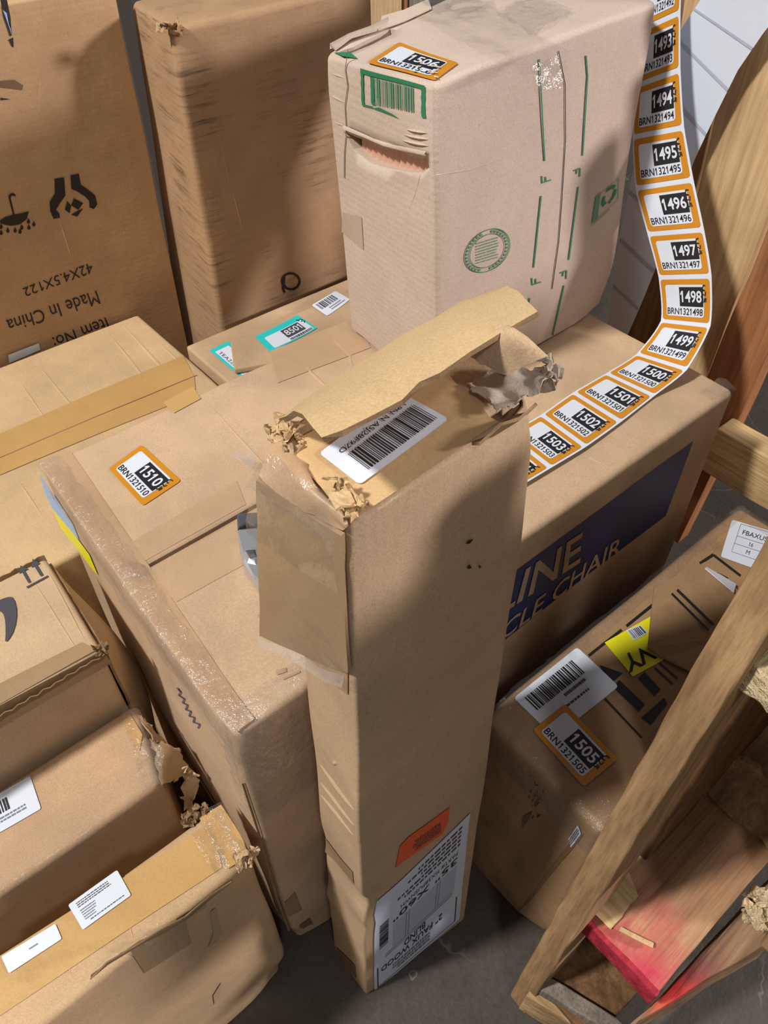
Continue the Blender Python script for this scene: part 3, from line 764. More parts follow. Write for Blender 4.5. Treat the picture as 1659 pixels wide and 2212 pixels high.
dec.rect(0, 0, .22, 1, 'print_green_soft', layer=0); dec.stroke([(.22, .02), (.98, .02), (.98, .98), (.22, .98)], .012, 'print_green_soft', 0)
for k in range(3):
    t0 = k*2.094+.5
    arc = [(.62+.24*math.cos(t0+i*.2), .55+.30*math.sin(t0+i*.2)) for i in range(8)]
    dec.stroke(arc, .06, 'print_green', 0); e = arc[-1]; dec.poly([(e[0]+.10, e[1]), (e[0]-.02, e[1]+.13), (e[0]-.10, e[1]-.02)], 'print_green', 0)
dec.greek(.02, -.12, .7, -.04, 1, 'print_green_soft', 5, 0, .5, .1)
mb.build('recycling_mark', T)
mb = MB(); dec = Decal(quadF(gray, 'left', [(785, 226), (920, 250), (918, 178), (783, 143)], .0012), mb)
dec.rect(0, .86, 1, .98, 'print_green', layer=0, nx=10, ny=1, jag=.006); dec.rect(0, 0, .05, .9, 'print_green', layer=0, jag=.012); dec.rect(.94, .0, 1, .9, 'print_green', layer=0, jag=.012)
dec.rect(.05, 0, .20, .05, 'print_green', layer=0, jag=.02); dec.poly([(.18, .0), (.62, -.16), (.50, -.05), (.30, .06)], 'print_green', 0)
dec.barcode(.17, .12, .84, .84, 'print_green_soft', 26, 6, 0); dec.rect(.17, .1, .23, .84, 'print_green', layer=0, jag=.015); dec.rect(.28, .3, .30, .84, 'print_green', layer=0, jag=.004)
mb.build('green_barcode', T)
marks(gray, 'top', [[(718, 113), (757, 115), (776, 128), (742, 124)]], 'print_green', 'green_patch', T)
seg = [(1204, 108), (1219, 182), (1220, 300), (1212, 430), (1205, 520), (1190, 622)]
marks(gray, 'front', [line_poly(seg[i], seg[i+1], 1.7) for i in range(5)], 'void_dark', 'slit', T)
cr = [(757, 105), (750, 150), (755, 185), (748, 230), (750, 285), (745, 330), (744, 385)]
marks(gray, 'left', [line_poly(cr[i], cr[i+1], 1.6) for i in range(6)], 'smudge', 'tear_line', T)
ridge(gray, 'left', [([(712, 158), (748, 170)], 4.5), ([(714, 209), (748, 225)], 4.5), ([(720, 266), (742, 275)], 3.0), ([(905, 372), (880, 450)], 2.7)], 'kraft_grey', 'fold_crease', T)
ridge(gray, 'front', [([(940, 376), (1010, 364), (1080, 340)], 4.5)], 'kraft_grey', 'fold_crease', T)
patch(gray, 'left', [(738, 500), (785, 540), (780, 470), (740, 460)], 'tape_greyish', 'tape_strip', T, .0009, 6, 5)
mb = MB(); dec = Decal(quadF(gray, 'top', [(796, 136), (938, 172), (993, 137), (863, 93)], .0014), mb)
number_label(dec, '1506', 'BRN1321506', hand=False, seed=6)
rn = random.Random(3)
for k in range(16):
    x, y = rn.uniform(.55, .97), rn.uniform(.02, .5); dec.poly([(x, y), (x+rn.uniform(.02, .07), y+.01), (x+rn.uniform(.02, .06), y+rn.uniform(.04, .1)), (x-.01, y+.05)], rn.choice(['kraft_grey', 'white_label', 'kraft_grey']), 4)
mb.build('number_sticker', T)['label'] = 'scuffed orange bordered sticker numbered 1506'

# ------------------------------------------------------------------ tall narrow carton in the middle (window blind)
zt = .965
F_, R_, L_ = pxz(750, 1137, zt), pxz(1172, 852, zt), pxz(602, 932, zt); B_ = pxz(1022, 650, zt)
f0, r0_, l0 = pxz(790, 2150, 0), pxz(1003, 1986, 0), pxz(722, 2052, 0); b0 = r0_+l0-f0
bl = Hex([f0, r0_, b0, l0], [F_, R_, B_, L_], r=.004, amp=.0022, freq=7, seed=8, step=.014,
         dents=[(tuple(lerp(F_, f0, .62)), .035, (.010, .003, 0)), (tuple(lerp(F_, f0, .70)), .03, (.004, .0, 0)), (tuple(lerp(F_, f0, .40)), .08, (-.003, -.002, 0)),
                (tuple(lerp(L_, l0, .60)), .05, (.004, 0, 0)), (tuple(lerp(L_, l0, .75)), .03, (-.004, .0, 0)), (tuple(lerp(R_, r0_, .15)), .08, (.003, 0, 0)),
                (tuple(R_), .035, (-.006, .002, -.010)), (tuple(F_), .02, (.004, .004, -.004)), (tuple(l0), .02, (.004, -.003, 0))])
T, body = carton('blind_carton', bl, 'kraft_blind', 'tall narrow carton with torn open top standing in the middle of the floor', 'box')
bt = lambda q, off=0: bl.on('top', bl.st('top', q), off)
lens = [bt(q) for q in ((1030, 912), (1078, 876), (1118, 850), (1148, 832), (1150, 842), (1128, 868), (1095, 892), (1060, 910))]
carve(body, [prism([p+Vector((0, 0, .02)) for p in lens], [p+Vector((0, 0, -.035)) for p in lens], 'kraft_blind')])
# tape along the top, torn at its right end
d = Decal(quadF(bl, 'top', [(755, 1128), (1078, 905), (955, 800), (612, 965)], .001)); d.rect(0, 0, 1, 1, 'tape_buff', nx=20, ny=8, jag=.012, seed=2)
d.mb.build('tape_strip', T)
# big label
mb = MB(); dec = Decal(quadF(bl, 'top', [(862, 850), (688, 984), (775, 1051), (967, 906)], .0022), mb)
dec.rect(0, 0, 1, 1, 'white_label', rad=.09, asp=2.4, nx=12, ny=8)
dec.barcode(.06, .38, .86, .87, 'print_black', 44, 4, 1); dec.text('LPN N A5J28F97D', .10, .17, .88, .30, 'print_black', .0, 1)
mb.build('barcode_label', T)['label'] = 'white barcode label half under the lifted flap'
# lifted back flap
hin = [(603, 914), (650, 880), (725, 825), (800, 775), (872, 725), (940, 690), (1000, 658), (1042, 641), (1062, 640)]
fre = [(702, 951), (742, 937), (800, 905), (870, 868), (905, 832), (950, 805), (1010, 768), (1090, 722), (1164, 680)]
rows = []
for k in range(6):
    t = k/5; row = []
    for j in range(9):
        a = pxz(*hin[j], zt+.006); b = pxz(*fre[j], zt+.052+.004*math.sin(j*1.7))
        p = lerp(a, b, t); p.z += .010*math.sin(t*math.pi); row.append(p)
    rows.append(row)
o = sheet('lid_flap', rows, 'kraft_inside', T, .0032, .0012, 5, 'core_paper'); o['label'] = 'lighter kraft flap lifted off the top'
scraps('torn_corner', pxz(614, 934, zt+.004), 7, .018, 'kraft_inside', T, 3, (.006, .007, .005))
scraps('torn_corner', pxz(622, 972, zt+.000), 4, .015, 'kraft_blind', T, 4, (.005, .006, .003))
scraps('torn_corner', pxz(738, 1062, zt+.007), 4, .018, 'kraft_inside', T, 5, (.004, .005, .006))
scraps('torn_corner', pxz(752, 1092, zt+.004), 5, .018, 'kraft_inside', T, 6, (.006, .005, .003))
scraps('torn_corner', pxz(1168, 800, zt+.002), 5, .02, 'grey_paper', T, 7, (.008, .012, .008))
# right end: inner flap, crumpled paper
sheet('inner_flap', quad_grid([pxz(1008, 766, zt+.034), pxz(1085, 700, zt+.05), pxz(1182, 766, zt+.042), pxz(1086, 814, zt+.026)], 7, 9, (0, 0, .010), .002, 4, 30), 'kraft_blind', T, .003, .001, 8, 'core_paper')
sheet('crumpled_paper', quad_grid([pxz(1000, 822, zt+.003), pxz(1110, 775, zt+.008), pxz(1192, 815, zt+.006), pxz(1080, 898, zt+.004)], 20, 26, None, .0055, 12, 75), 'grey_paper', T, .001, .001, 9)
sheet('torn_lip', [[bl.on('front', bl.st('front', q), .001) for q in ((1012, 945), (1060, 925), (1105, 893), (1160, 853))], [bl.on('front', bl.st('front', q), .006) for q in ((1016, 934), (1062, 908), (1105, 877), (1165, 835))]], 'core_paper', T, .002, .002, 4)
# left end: wide taped flap swung out past the narrow side
ax = min(F_.x, L_.x)-.006
TR, BR = bl.on('left', (0.0, .995), .004), bl.on('left', (0.0, bl.st('left', (752, 1432))[1]), .004)
TL, BL_ = pxa(557, 1034, ax-.004), pxa(565, 1372, ax-.004)
sheet('end_flap', quad_grid([TL, TR, BR, BL_], 14, 12, (-.006, 0, 0), .0012, 6, 25), 'tape_tan', T, .003, .0, 11, 'tape_tan')['label'] = 'wide end flap covered in brown tape'
mid = pxz(598, 985, zt+.004)
sheet('folded_end', quad_grid([pxz(600, 940, zt), pxz(744, 1122, zt+.001), TR+Vector((0, 0, .002)), TL], 10, 14, (0, 0, .008), .003, 9, 40), 'tape_brown', T, .002, .001, 12)
film_patch('clear_tape', [pxz(592, 985, zt+.012), pxz(735, 1085, zt+.012), TR+Vector((-.006, 0, -.004)), TL+Vector((-.006, 0, -.004))], T, 'clear_film', 18, 26, .007, 31, 45)
film_patch('clear_tape', [TL+Vector((-.006, 0, -.002)), TR+Vector((-.006, 0, -.002)), lerp(TR, BR, .35)+Vector((-.006, 0, 0)), lerp(TL, BL_, .25)+Vector((-.008, 0, 0))], T, 'clear_smooth', 12, 18, .002, 32, 40)
film_patch('tape_tail', [BL_+Vector((-.004, 0, .002)), BR+Vector((-.004, 0, .0)), BR+Vector((-.008, 0, -.012)), pxa(563, 1395, ax-.012)], T, 'milky_film', 6, 14, .003, 33, 40)
film_patch('clear_tape', [pxa(675, 1400, ax-.006), BR+Vector((-.006, -.002, .01)), BR+Vector((-.005, -.002, -.02)), pxa(700, 1425, ax-.006)], T, 'clear_film', 8, 14, .005, 34, 70)
# tape bits down the narrow side and pressed-in flutes
for qd, mt in (([(692, 1462), (750, 1500), (751, 1455), (700, 1430)], 'tape_tan'), ([(700, 1842), (765, 1912), (764, 1885), (700, 1815)], 'tape_tan'), ([(731, 2074), (770, 2112), (768, 2085), (728, 2045)], 'tape_dark')):
    patch(bl, 'left', qd, mt, 'tape_strip', T, .0009, 8, 4)
ridge(bl, 'left', [([(690, 1650), (766, 1742)], 4.5), ([(690, 1690), (766, 1775)], 3.8), ([(693, 1718), (764, 1800)], 3.8), ([(720, 1640), (727, 1648)], 9.0)], 'kraft_blind', 'fold_crease', T, .0022)
for pl_ in [[(1003, 1170), (1010, 1162), (1020, 1160), (1012, 1170)], [(1004, 1222), (1010, 1216), (1014, 1224), (1008, 1226)], [(1028, 1218), (1034, 1221), (1030, 1226)]]: marks(bl, 'front', [pl_], 'void_dark', 'puncture', T)
# orange strip and product label low on the wide side
mb = MB(); marks(bl, 'front', [[(853, 1874), (862, 1828), (880, 1808), (940, 1763), (969, 1741), (965, 1772), (954, 1798), (872, 1858)]], 'flame_sticker', '', T, .0010, mb)
dec = Decal(quadF(bl, 'front', [(955, 1795), (880, 1850), (888, 1815), (952, 1766)], .0014), mb); dec.greek(.06, .15, .94, .9, 6, 'print_grey', 3, 0, .4, .2)
mb.build('orange_sticker', T)['label'] = 'torn fluorescent orange sticker'
mb = MB(); dec = Decal(quadF(bl, 'front', [(1014, 1752), (805, 1957), (807, 2141), (990, 1985)], .0012), mb)
dec.rect(0, 0, 1, 1, 'white_paper', nx=14, ny=12)
dec.text('2" FAUX WOOD', .22, .735, .92, .80, 'print_black', .012, 1); dec.text('BLIND', .42, .655, .66, .72, 'print_black', .012, 1)
dec.greek(.36, .815, .80, .93, 3, 'print_soft', 5, 1, .6, .2)
for x in (.055, .955): dec.poly([(x, .70), (x+.012, .70), (x+.012, .97), (x, .97)], 'print_black', 1)
dec.poly([(.055, .965), (.967, .965), (.967, .972), (.055, .972)], 'print_soft', 1)
dec.text('35" X60"', .10, .27, .80, .325, 'print_black', .012, 1); dec.text('PART# FIX3BPUSNWH', .10, .215, .72, .25, 'print_grey', 0, 1)
dec.greek(.08, .03, .80, .19, 5, 'print_grey', 7, 1, .45, .5)
dec.barcode(.85, .24, .945, .50, 'print_black', 26, 9, 1, True)
for k in range(15): dec.poly([(.10, .35+k*.0175), (.80, .35+k*.0175), (.80, .354+k*.0175), (.10, .354+k*.0175)], 'print_faint', 1)
for x in (.28, .62):
    for dx in (0, .03): dec.poly([(x+dx, .34), (x+dx+.006, .34), (x+dx+.006, .61), (x+dx, .61)], 'print_soft', 1)
dec.stroke([(.12, .615), (.88, .615), (.88, .64), (.12, .64), (.12, .615)], .003, 'print_soft', 1)
mb.build('product_label', T)['label'] = 'white product label for a faux wood blind, stuck on upside down'

# ------------------------------------------------------------------ label strip draped over the large carton
SEC = [((1030, 1083), (1120, 1056), 'z'), ((1080, 1010), (1190, 1011), 'z'), ((1169, 896), (1265, 966), 'z'), ((1238, 848), (1341, 912), 'z'), ((1309, 807), (1413, 856), 'z'), ((1375, 765), (1484, 799), 'm'),
       ((1428, 693), (1535, 704), .785), ((1423, 599), (1537, 596), .80), ((1399, 506), (1521, 496), .815), ((1373, 407), (1498, 388), .835), ((1367, 296), (1478, 275), .85),
       ((1375, 185), (1470, 150), .862), ((1385, 65), (1470, 26), .872), ((1400, -60), (1475, -100), .88), ((1412, -180), (1480, -220), .885)]
LS = []
for l, r, md in SEC:
    if md == 'z': LS.append((pxz(*l, ZB+.006), pxz(*r, ZB+.006)))
    elif md == 'm': LS.append((pxz(*l, ZB+.008), pxz(*r, ZB+.024)))
    else: LS.append((pxa(*l, md), pxa(*r, md)))
LS[0] = (LS[1][0]+(LS[1][0]-LS[2][0]), LS[1][1]+(LS[1][1]-LS[2][1])); LS[1] = (LS[1][1]+(LS[2][0]-LS[2][1]).normalized()*.075, LS[1][1]); LS[0] = tuple(2*LS[1][k]-LS[2][k] for k in (0, 1))
def cat(p0, p1, p2, p3, t): return ((p1*2)+(p2-p0)*t+(p0*2-p1*5+p2*4-p3)*t*t+(p1*3-p0-p2*3+p3)*t*t*t)*.5
def strip_pt(u, t, off=0.0):
    n = len(LS)-1; t = max(0, min(n-1e-6, t)); i = int(t); f = t-i
    def e(k):
        q = [LS[max(0, min(n, i+d))][k] for d in (-1, 0, 1, 2)]; return lerp(cat(*q, f), lerp(q[1], q[2], f), .45)
    p = lerp(e(0), e(1), u)
    if off:
        a = LS[i+1][0]+LS[i+1][1]-LS[i][0]-LS[i][1]; b = LS[i][1]-LS[i][0]; nn = b.cross(a).normalized(); p = p+nn*off
    return p
T = thing('label_strip', LS[3][0], 'long curling strip of orange numbered labels draped over the large carton', 'label strip')
sheet('backing_paper', [[strip_pt(u/6, t/6) for u in range(7)] for t in range(0, (len(LS)-1)*6+1)], 'white_label', T, .0006)
for i in range(13):
    num = 1504-i
    mb = MB(); dec = Decal(lambda u, v, o=0, i=i: strip_pt(.035+.93*u, i+.055+.89*v, .0009+o), mb)
    number_label(dec, str(num), 'BRN132%d' % num, seed=num, asp=1.35)
    mb.build('number_label', T)['label'] = 'orange bordered label numbered %d' % num

WS = [((1575, -130), (1730, -50)), ((1545, -60), (1690, 20)), ((1513, 0), (1650, 70)), ((1476, 56), (1594, 152)), ((1432, 130), (1545, 250)), ((1398, 260), (1500, 345)), ((1365, 380), (1462, 450)), ((1345, 480), (1430, 545)), ((1328, 590), (1392, 640)), ((1316, 670), (1364, 705)), ((1308, 720), (1345, 745))]
wl = [(pxa(*l, .90+.0*i), pxa(*r, .90)) for i, (l, r) in enumerate(WS)]
T = thing('backing_strip', wl[6][0], 'blank white backing strip hanging behind the numbered label strip', 'label strip')
sheet('backing_paper', [[lerp(a, b, u/6) for u in range(7)] for a, b in wl], 'white_label', T, .0006)
mb = MB()
for i in range(2, 9):
    a = lerp(wl[i][0], wl[i+1][0], .3); b = lerp(wl[i][1], wl[i+1][1], .38); c = lerp(wl[i][1], wl[i+1][1], .45); e = lerp(wl[i][0], wl[i+1][0], .37)
    mb.add([p+Vector((-.0012, 0, 0)) for p in (a, b, c, e)], [[0, 1, 2, 3]], 'print_faint'); mb.build('gap_line', T); mb = MB()

# ------------------------------------------------------------------ flat taped carton, rear left
z = .46
r0p = pxz(300, 675, z)
tb = upright((-.45, .468), (.362, .468), (.362, r0p.y), (-.45, r0p.y), 0, z, r=.008, amp=.004, freq=4, seed=11, step=.03)
T, body = carton('taped_carton', tb, 'kraft_yellow', 'wide flat-topped carton with a yellow tape seam, behind the large carton at left', 'box')
patch(tb, 'top', [(-10, 985), (420, 815), (396, 770), (-10, 940)], 'tape_yellow', 'tape_strip', T, .0010, 26, 3)
patch(tb, 'top', [(-10, 1030), (425, 852), (420, 815), (-10, 985)], 'tape_yellow', 'tape_strip', T, .0012, 26, 3)
marks(tb, 'top', [line_poly((-5, 990), (200, 905), 2.2), line_poly((200, 905), (425, 812), 1.6)], 'crease', 'seam_line', T, .002)
ridge(tb, 'top', [([(88, 795), (205, 935)], 6.0), ([(232, 720), (340, 850)], 6.0), ([(262, 700), (395, 845)], 7.5), ([(345, 745), (430, 820)], 4.5), ([(45, 825), (110, 920)], 4.5), ([(40, 1040), (95, 1120)], 4.5), ([(265, 895), (275, 908)], 6.0)], 'kraft_yellow', 'fold_crease', T)

# ------------------------------------------------------------------ tall carton with handling symbols, far left
yb = r0p.y+.012
a_, b_ = pxb(263, 0, yb), pxb(406, 712, yb)
dxdz = (a_.x-b_.x)/(a_.z-b_.z)
zt2 = a_.z+.02
xr = lambda zz: b_.x+dxdz*(zz-b_.z)-.006
yb += .002
ch = Hex([(-.75, yb, 0), (xr(0), yb, 0), (xr(0), yb+.12, 0), (-.75, yb+.12, 0)], [(-.75, yb, zt2), (xr(zt2), yb, zt2), (xr(zt2), yb+.12, zt2), (-.75, yb+.12, zt2)], r=.005, amp=.003, freq=5, seed=12, step=.035)
T, body = carton('symbol_carton', ch, 'kraft_back', 'tall carton at far left printed with umbrella and hands symbols upside down', 'box')
mb = MB()
text_on(ch, 'front', [(196, 568), (48, 622), (55, 640), (201, 590)], '42X4.5X122', 'print_ink', mb, 0); mb.build('printed_text', T); mb = MB()
text_on(ch, 'front', [(206, 627), (12, 690), (20, 718), (216, 655)], 'Made In China', 'print_ink', mb, 0); mb.build('printed_text', T); mb = MB()
text_on(ch, 'front', [(226, 684), (112, 727), (120, 752), (236, 708)], 'Item No:', 'print_ink', mb, 0)
mb.build('printed_text', T); mb = MB()
# hands sheltering a box
H = lambda *p: [(u/2.074, v/2.074) for u, v in p]
marks(ch, 'front', [H((243, 803), (285, 797), (292, 880), (268, 915), (250, 945), (265, 960), (268, 980), (240, 985), (225, 950), (222, 910), (245, 870)),
                    H((313, 788), (350, 780), (360, 830), (395, 855), (425, 880), (435, 920), (420, 942), (400, 935), (398, 905), (380, 885), (345, 862), (318, 850)),
                    H((330, 893), (372, 915), (350, 945), (318, 925)), H((300, 905), (318, 925), (312, 960), (290, 945)), H((318, 968), (350, 948), (372, 938), (345, 975))], 'print_ink', '', T, .0012, mb)
mb.build('hands_symbol', T); mb = MB()
um = [(0, 990), (25, 975), (60, 965), (95, 960), (130, 950), (120, 985), (90, 1008), (50, 1015), (15, 1008), (0, 1002)]
marks(ch, 'front', [H(*um), H((58, 965), (66, 964), (48, 890), (40, 892)), H((40, 892), (48, 890), (50, 882), (58, 878), (66, 884), (72, 878), (62, 868), (48, 870), (38, 880))], 'print_ink', '', T, .0012, mb)
for (x, y) in ((5, 1018), (35, 1035), (68, 1035), (98, 1022), (130, 1022), (152, 1008), (90, 1040), (5, 1045), (128, 995)):
    marks(ch, 'front', [H((x, y-14), (x+8, y), (x+4, y+10), (x-5, y+10), (x-7, y))], 'print_ink', '', T, .0012, mb)
mb.build('umbrella_symbol', T); mb = MB()
marks(ch, 'front', [H((0, 0), (30, 0), (45, 80), (50, 160), (42, 165), (15, 80)), H((35, 180), (56, 170), (58, 215), (50, 210)), H((0, 440), (45, 447), (0, 452))], 'print_ink', '', T, .0012, mb)
marks(ch, 'front', [H((10, 45), (28, 60), (40, 130), (48, 158), (44, 130), (20, 70))], 'label_blue', '', T, .0016, mb)
marks(ch, 'front', [H((0, 365), (60, 360), (100, 385), (95, 405), (50, 400), (0, 395))], 'smudge', '', T, .0011, mb)
mb.build('torn_print', T)
ridge(ch, 'front', [([(60, 62), (85, 180), (82, 250)], 3), ([(130, 480), (155, 560)], 3.5)], 'kraft_back', 'fold_crease', T)
patch(ch, 'front', [(18, 782), (86, 752), (82, 738), (16, 764)], 'white_label', 'paper_slip', T, .004)['label'] = 'torn white paper slip at the foot of the carton'

# ------------------------------------------------------------------ scuffed carton, rear middle
e0 = pxz(478, 700, .47); mx, my = e0.x, e0.y+.015
def on_vert(u, v, x, y):
    d = ray(u, v); t = ((x-EYE.x)*d.x+(y-EYE.y)*d.y)/(d.x*d.x+d.y*d.y); return EYE.z+t*d.z
zm = on_vert(368, 62, mx, my)
tl_, tr_ = pxz(268, 6, zm), pxz(747, -95, zm)
mf = pxz(366, 62, zm)
mbk = Hex([(mx, my, 0), (mx+.40, my, 0), (mx+.40, my+.24, 0), (mx, my+.24, 0)], [mf, (mf.x+.385, my+.01, zm), (mf.x+.385, my+.24, zm), (tl_.x+.012, tl_.y, zm)], r=.012, amp=.004, freq=6, seed=13, step=.025,
          dents=[((mx, my, zm), .05, (.01, .01, -.006))])
T, body = carton('scuffed_carton', mbk, 'kraft_scuffed', 'tall scuffed brown carton with a marker circle near its foot, rear middle', 'box')
scraps('torn_corner', mbk.S('top', (0.02, .04)), 6, .03, 'kraft_back', T, 14, (.012, .012, .006))
pts = [(614, 632), (610, 622)]+[(627+19*math.cos(2.6-t*.27), 607-17*math.sin(2.6-t*.27)) for t in range(25)]+[(612, 615), (618, 622)]
marks(mbk, 'front', [line_poly(pts[i], pts[i+1], 5) for i in range(len(pts)-1)], 'print_black', 'marker_circle', T)
ridge(mbk, 'front', [([(500, 400), (530, 520)], 3.8), ([(470, 250), (500, 420)], 3.0)], 'kraft_scuffed', 'fold_crease', T)

# ------------------------------------------------------------------ low carton with teal labels behind the large one
z = .47; c0 = pxz(400, 747, z)
et = upright((c0.x, .462), (.86, .462), (.86, c0.y), (c0.x, c0.y), 0, z, r=.005, amp=.002, freq=5, seed=15, step=.03)
T, body = carton('teal_label_carton', et, 'kraft_blind', 'low carton with teal bordered stickers wedged behind the large carton', 'box')
dec = Decal(quadF(et, 'top', [(451, 757), (531, 826), (575, 800), (492, 738)], .0012)); dec.rect(0, 0, 1, 1, 'teal_label'); dec.rect(.1, .12, 1, .82, 'white_label', layer=1); dec.text('TEA2220', .15, .18, .66, .34, 'print_grey', 0, 2)
dec.mb.build('number_sticker', T)['label'] = 'teal sticker half hidden under the flap'
p0 = pxz(498, 735, z+.014); q0 = pxz(742, 624, z+.014)
fq = [pxz(506, 797, z+.014), Vector((.858, .47, z)), Vector((.858, p0.y, z)), p0]
fp = Hex([(p.x, p.y, z+.002) for p in fq], [(p.x, p.y, z+.013) for p in fq], r=.003, amp=.002, freq=5, seed=16, step=.03)
mb = MB(); fp.mesh(mb, 'kraft_blind'); fpo = mb.build('top_flap', T)
mb = MB(); dec = Decal(quadF(fp, 'top', [(583, 761), (685, 710), (643, 682), (551, 728)], .0012), mb)
dec.rect(0, 0, 1, 1, 'teal_label'); dec.rect(.11, .04, .95, .72, 'white_label', rad=.05, layer=1, asp=1.5); dec.rect(.44, .22, .84, .68, 'print_grey', layer=2); dec.text('8501', .47, .31, .81, .60, 'white_label', .012, 3)
dec.stroke([(.86, .80), (.90, .74), (.88, .68)], .012, 'print_black', 2); dec.stroke([(.93, .76), (.96, .66), (.92, .64)], .012, 'print_black', 2); dec.stroke([(.90, .62), (.97, .58), (.93, .50)], .012, 'print_black', 2)
dec.greek(.45, .05, .93, .17, 1, 'print_grey', 4, 2, .8, .02)
mb.build('number_sticker', fpo)['label'] = 'teal bordered sticker numbered 8501'
mb = MB(); dec = Decal(quadF(fp, 'top', [(706, 684), (756, 648), (724, 630), (673, 661)], .0012), mb); dec.rect(0, 0, 1, 1, 'white_label', rad=.08, asp=1.5); dec.barcode(.10, .45, .84, .9, 'print_grey', 14, 3, 1); dec.greek(.3, .1, .9, .38, 2, 'print_soft', 2, 1, .45, .2)
mb.build('barcode_label', fpo)['label'] = 'small white barcode label'

# ------------------------------------------------------------------ carton with double arrows, left
z = .56; a0 = pxz(96, 1205, z); a1 = pxz(222, 1402, z)
am = upright((-.45, a1.y), (a1.x, a1.y), (a0.x, a0.y), (-.45, a0.y), 0, z, r=.006, amp=.0025, freq=6, seed=17, step=.022)
T, body = carton('arrow_carton', am, 'kraft_parcel', 'brown carton printed with two up arrows and a dark curved mark, left edge', 'box')
A = lambda *p: [(u/4.917, 1150+v/4.917) for u, v in p]
mb = MB()
marks(am, 'top', [A((215, 365), (200, 455), (232, 436), (300, 552), (328, 542), (262, 424), (300, 405)), A((345, 295), (330, 390), (362, 375), (430, 482), (458, 468), (392, 362), (425, 345)), A((278, 592), (505, 470), (512, 486), (290, 608))], 'print_grey', '', T, .0012, mb)
mb.build('arrow_mark', T); mb = MB()
marks(am, 'top', [A((-30, 745), (30, 718), (80, 702), (130, 700), (160, 745), (178, 820), (182, 890), (172, 980), (146, 1070), (110, 1130), (85, 1163), (62, 1165), (66, 1090), (64, 1010), (58, 940), (40, 880), (10, 850), (-30, 850))], 'print_grey', '', T, .0012, mb)
mb.build('curved_mark', T)
patch(am, 'top', [(-5, 1525), (215, 1402), (180, 1388), (-5, 1480)], 'tape_tan', 'tape_strip', T, .0008, 14, 4, jag=.01)
patch(am, 'front', [(-5, 1575), (245, 1430), (222, 1405), (-5, 1525)], 'tape_tan', 'tape_strip', T, .0008, 14, 4)
sheet('perforated_edge', [[am.on('front', (s/60, .975), .001+(.0012 if s % 2 else 0)) for s in range(61)], [am.on('front', (s/60, .992), .0035+(.002 if s % 2 else 0)) for s in range(61)]], 'core_paper', T, .0012, .0006, 3)
sheet('perforated_edge', [[am.on('back', (s/60, .985), .001+(.0012 if s % 2 else 0)) for s in range(61)], [am.on('back', (s/60, .999), .0035+(.002 if s % 2 else 0)) for s in range(61)]], 'core_paper', T, .0012, .0006, 4)
scraps('torn_corner', am.S('top', (.995, .02)), 5, .014, 'core_paper', T, 15, (.004, .006, .003))
sheet('side_flap', quad_grid([am.on('right', (0.02, .985), .002), am.on('right', (.97, .985), .002), am.on('right', (.9, .4), .004), am.on('right', (.05, .4), .004)], 12, 16, (.032, 0, 0), .0015, 5, 20), 'kraft_parcel', T, .003, .001, 6, 'core_paper')
ridge(am, 'top', [([(70, 1255), (180, 1420)], 4.5), ([(105, 1240), (190, 1390)], 3.0)], 'kraft_parcel', 'fold_crease', T)

# ------------------------------------------------------------------ carton with film-wrapped edge, second from the front at left
z = .452; s0 = pxz(270, 1482, z); s1 = pxz(347, 1692, z)
se = upright((-.45, s1.y), (s1.x, s1.y), (s0.x, a1.y-.006), (-.45, a1.y-.006), 0, z, r=.010, amp=.003, freq=6, seed=19, step=.02)
T, body = carton('film_edged_carton', se, 'kraft_plain', 'brown carton with clear tape along its edge and a burst right end, lower left', 'box')
edge_film(se, lambda s, d: ('top', (s, d)), lambda s, d: ('front', (s, 1-d)), .25, 1.0, .42, .10, 'clear_tape', T, 20, .0018, 'clear_smooth', 50, .002)
edge_film(se, lambda s, d: ('top', (1-d, s)), lambda s, d: ('right', (s, 1-d)), 0.0, 1.0, .05, .12, 'clear_tape', T, 23, .004, 'clear_film', 20, .003)
patch(se, 'top', [(262, 1562), (300, 1624), (305, 1588), (279, 1545)], 'tape_yellow', 'tape_strip', T, .001, 6, 4)
mb = MB(); dec = Decal(quadF(se, 'top', [(-55, 1830), (89, 1746), (63, 1677), (-80, 1760)], .0012), mb); dec.rect(0, 0, 1, 1, 'white_label', rad=.05, asp=1.9); dec.barcode(.1, .45, .62, .8, 'print_black', 20, 8, 1); dec.greek(.1, .2, .85, .38, 2, 'print_soft', 4, 1, .5, .2)
mb.build('barcode_label', T)['label'] = 'white barcode label at the left edge'
# burst right end
e = lambda u, v, zz: pxz(u, v, zz)
sheet('torn_flap', quad_grid([e(288, 1535, z), e(330, 1570, z-.004), e(372, 1620, z-.03), e(330, 1600, z+.001)], 8, 12, (0, 0, .004), .003, 5, 50), 'tape_tan', T, .0015, .002, 3)
sheet('torn_flap', quad_grid([e(325, 1592, z+.001), e(385, 1622, z-.02), e(420, 1672, z-.05), e(350, 1692, z-.006)], 10, 14, (0, 0, .006), .003, 6, 50), 'tape_tan', T, .0015, .002, 4)
sheet('torn_flap', quad_grid([e(395, 1668, z-.03), e(425, 1665, z-.04), e(418, 1762, z-.12), e(398, 1740, z-.11)], 10, 6, None, .004, 7, 60), 'kraft_yellow', T, .002, .005, 5)
film_patch('clear_tape', [e(318, 1590, z+.006), e(365, 1640, z), e(352, 1700, z), e(300, 1650, z+.006)], T, 'clear_film', 16, 18, .008, 41, 45)

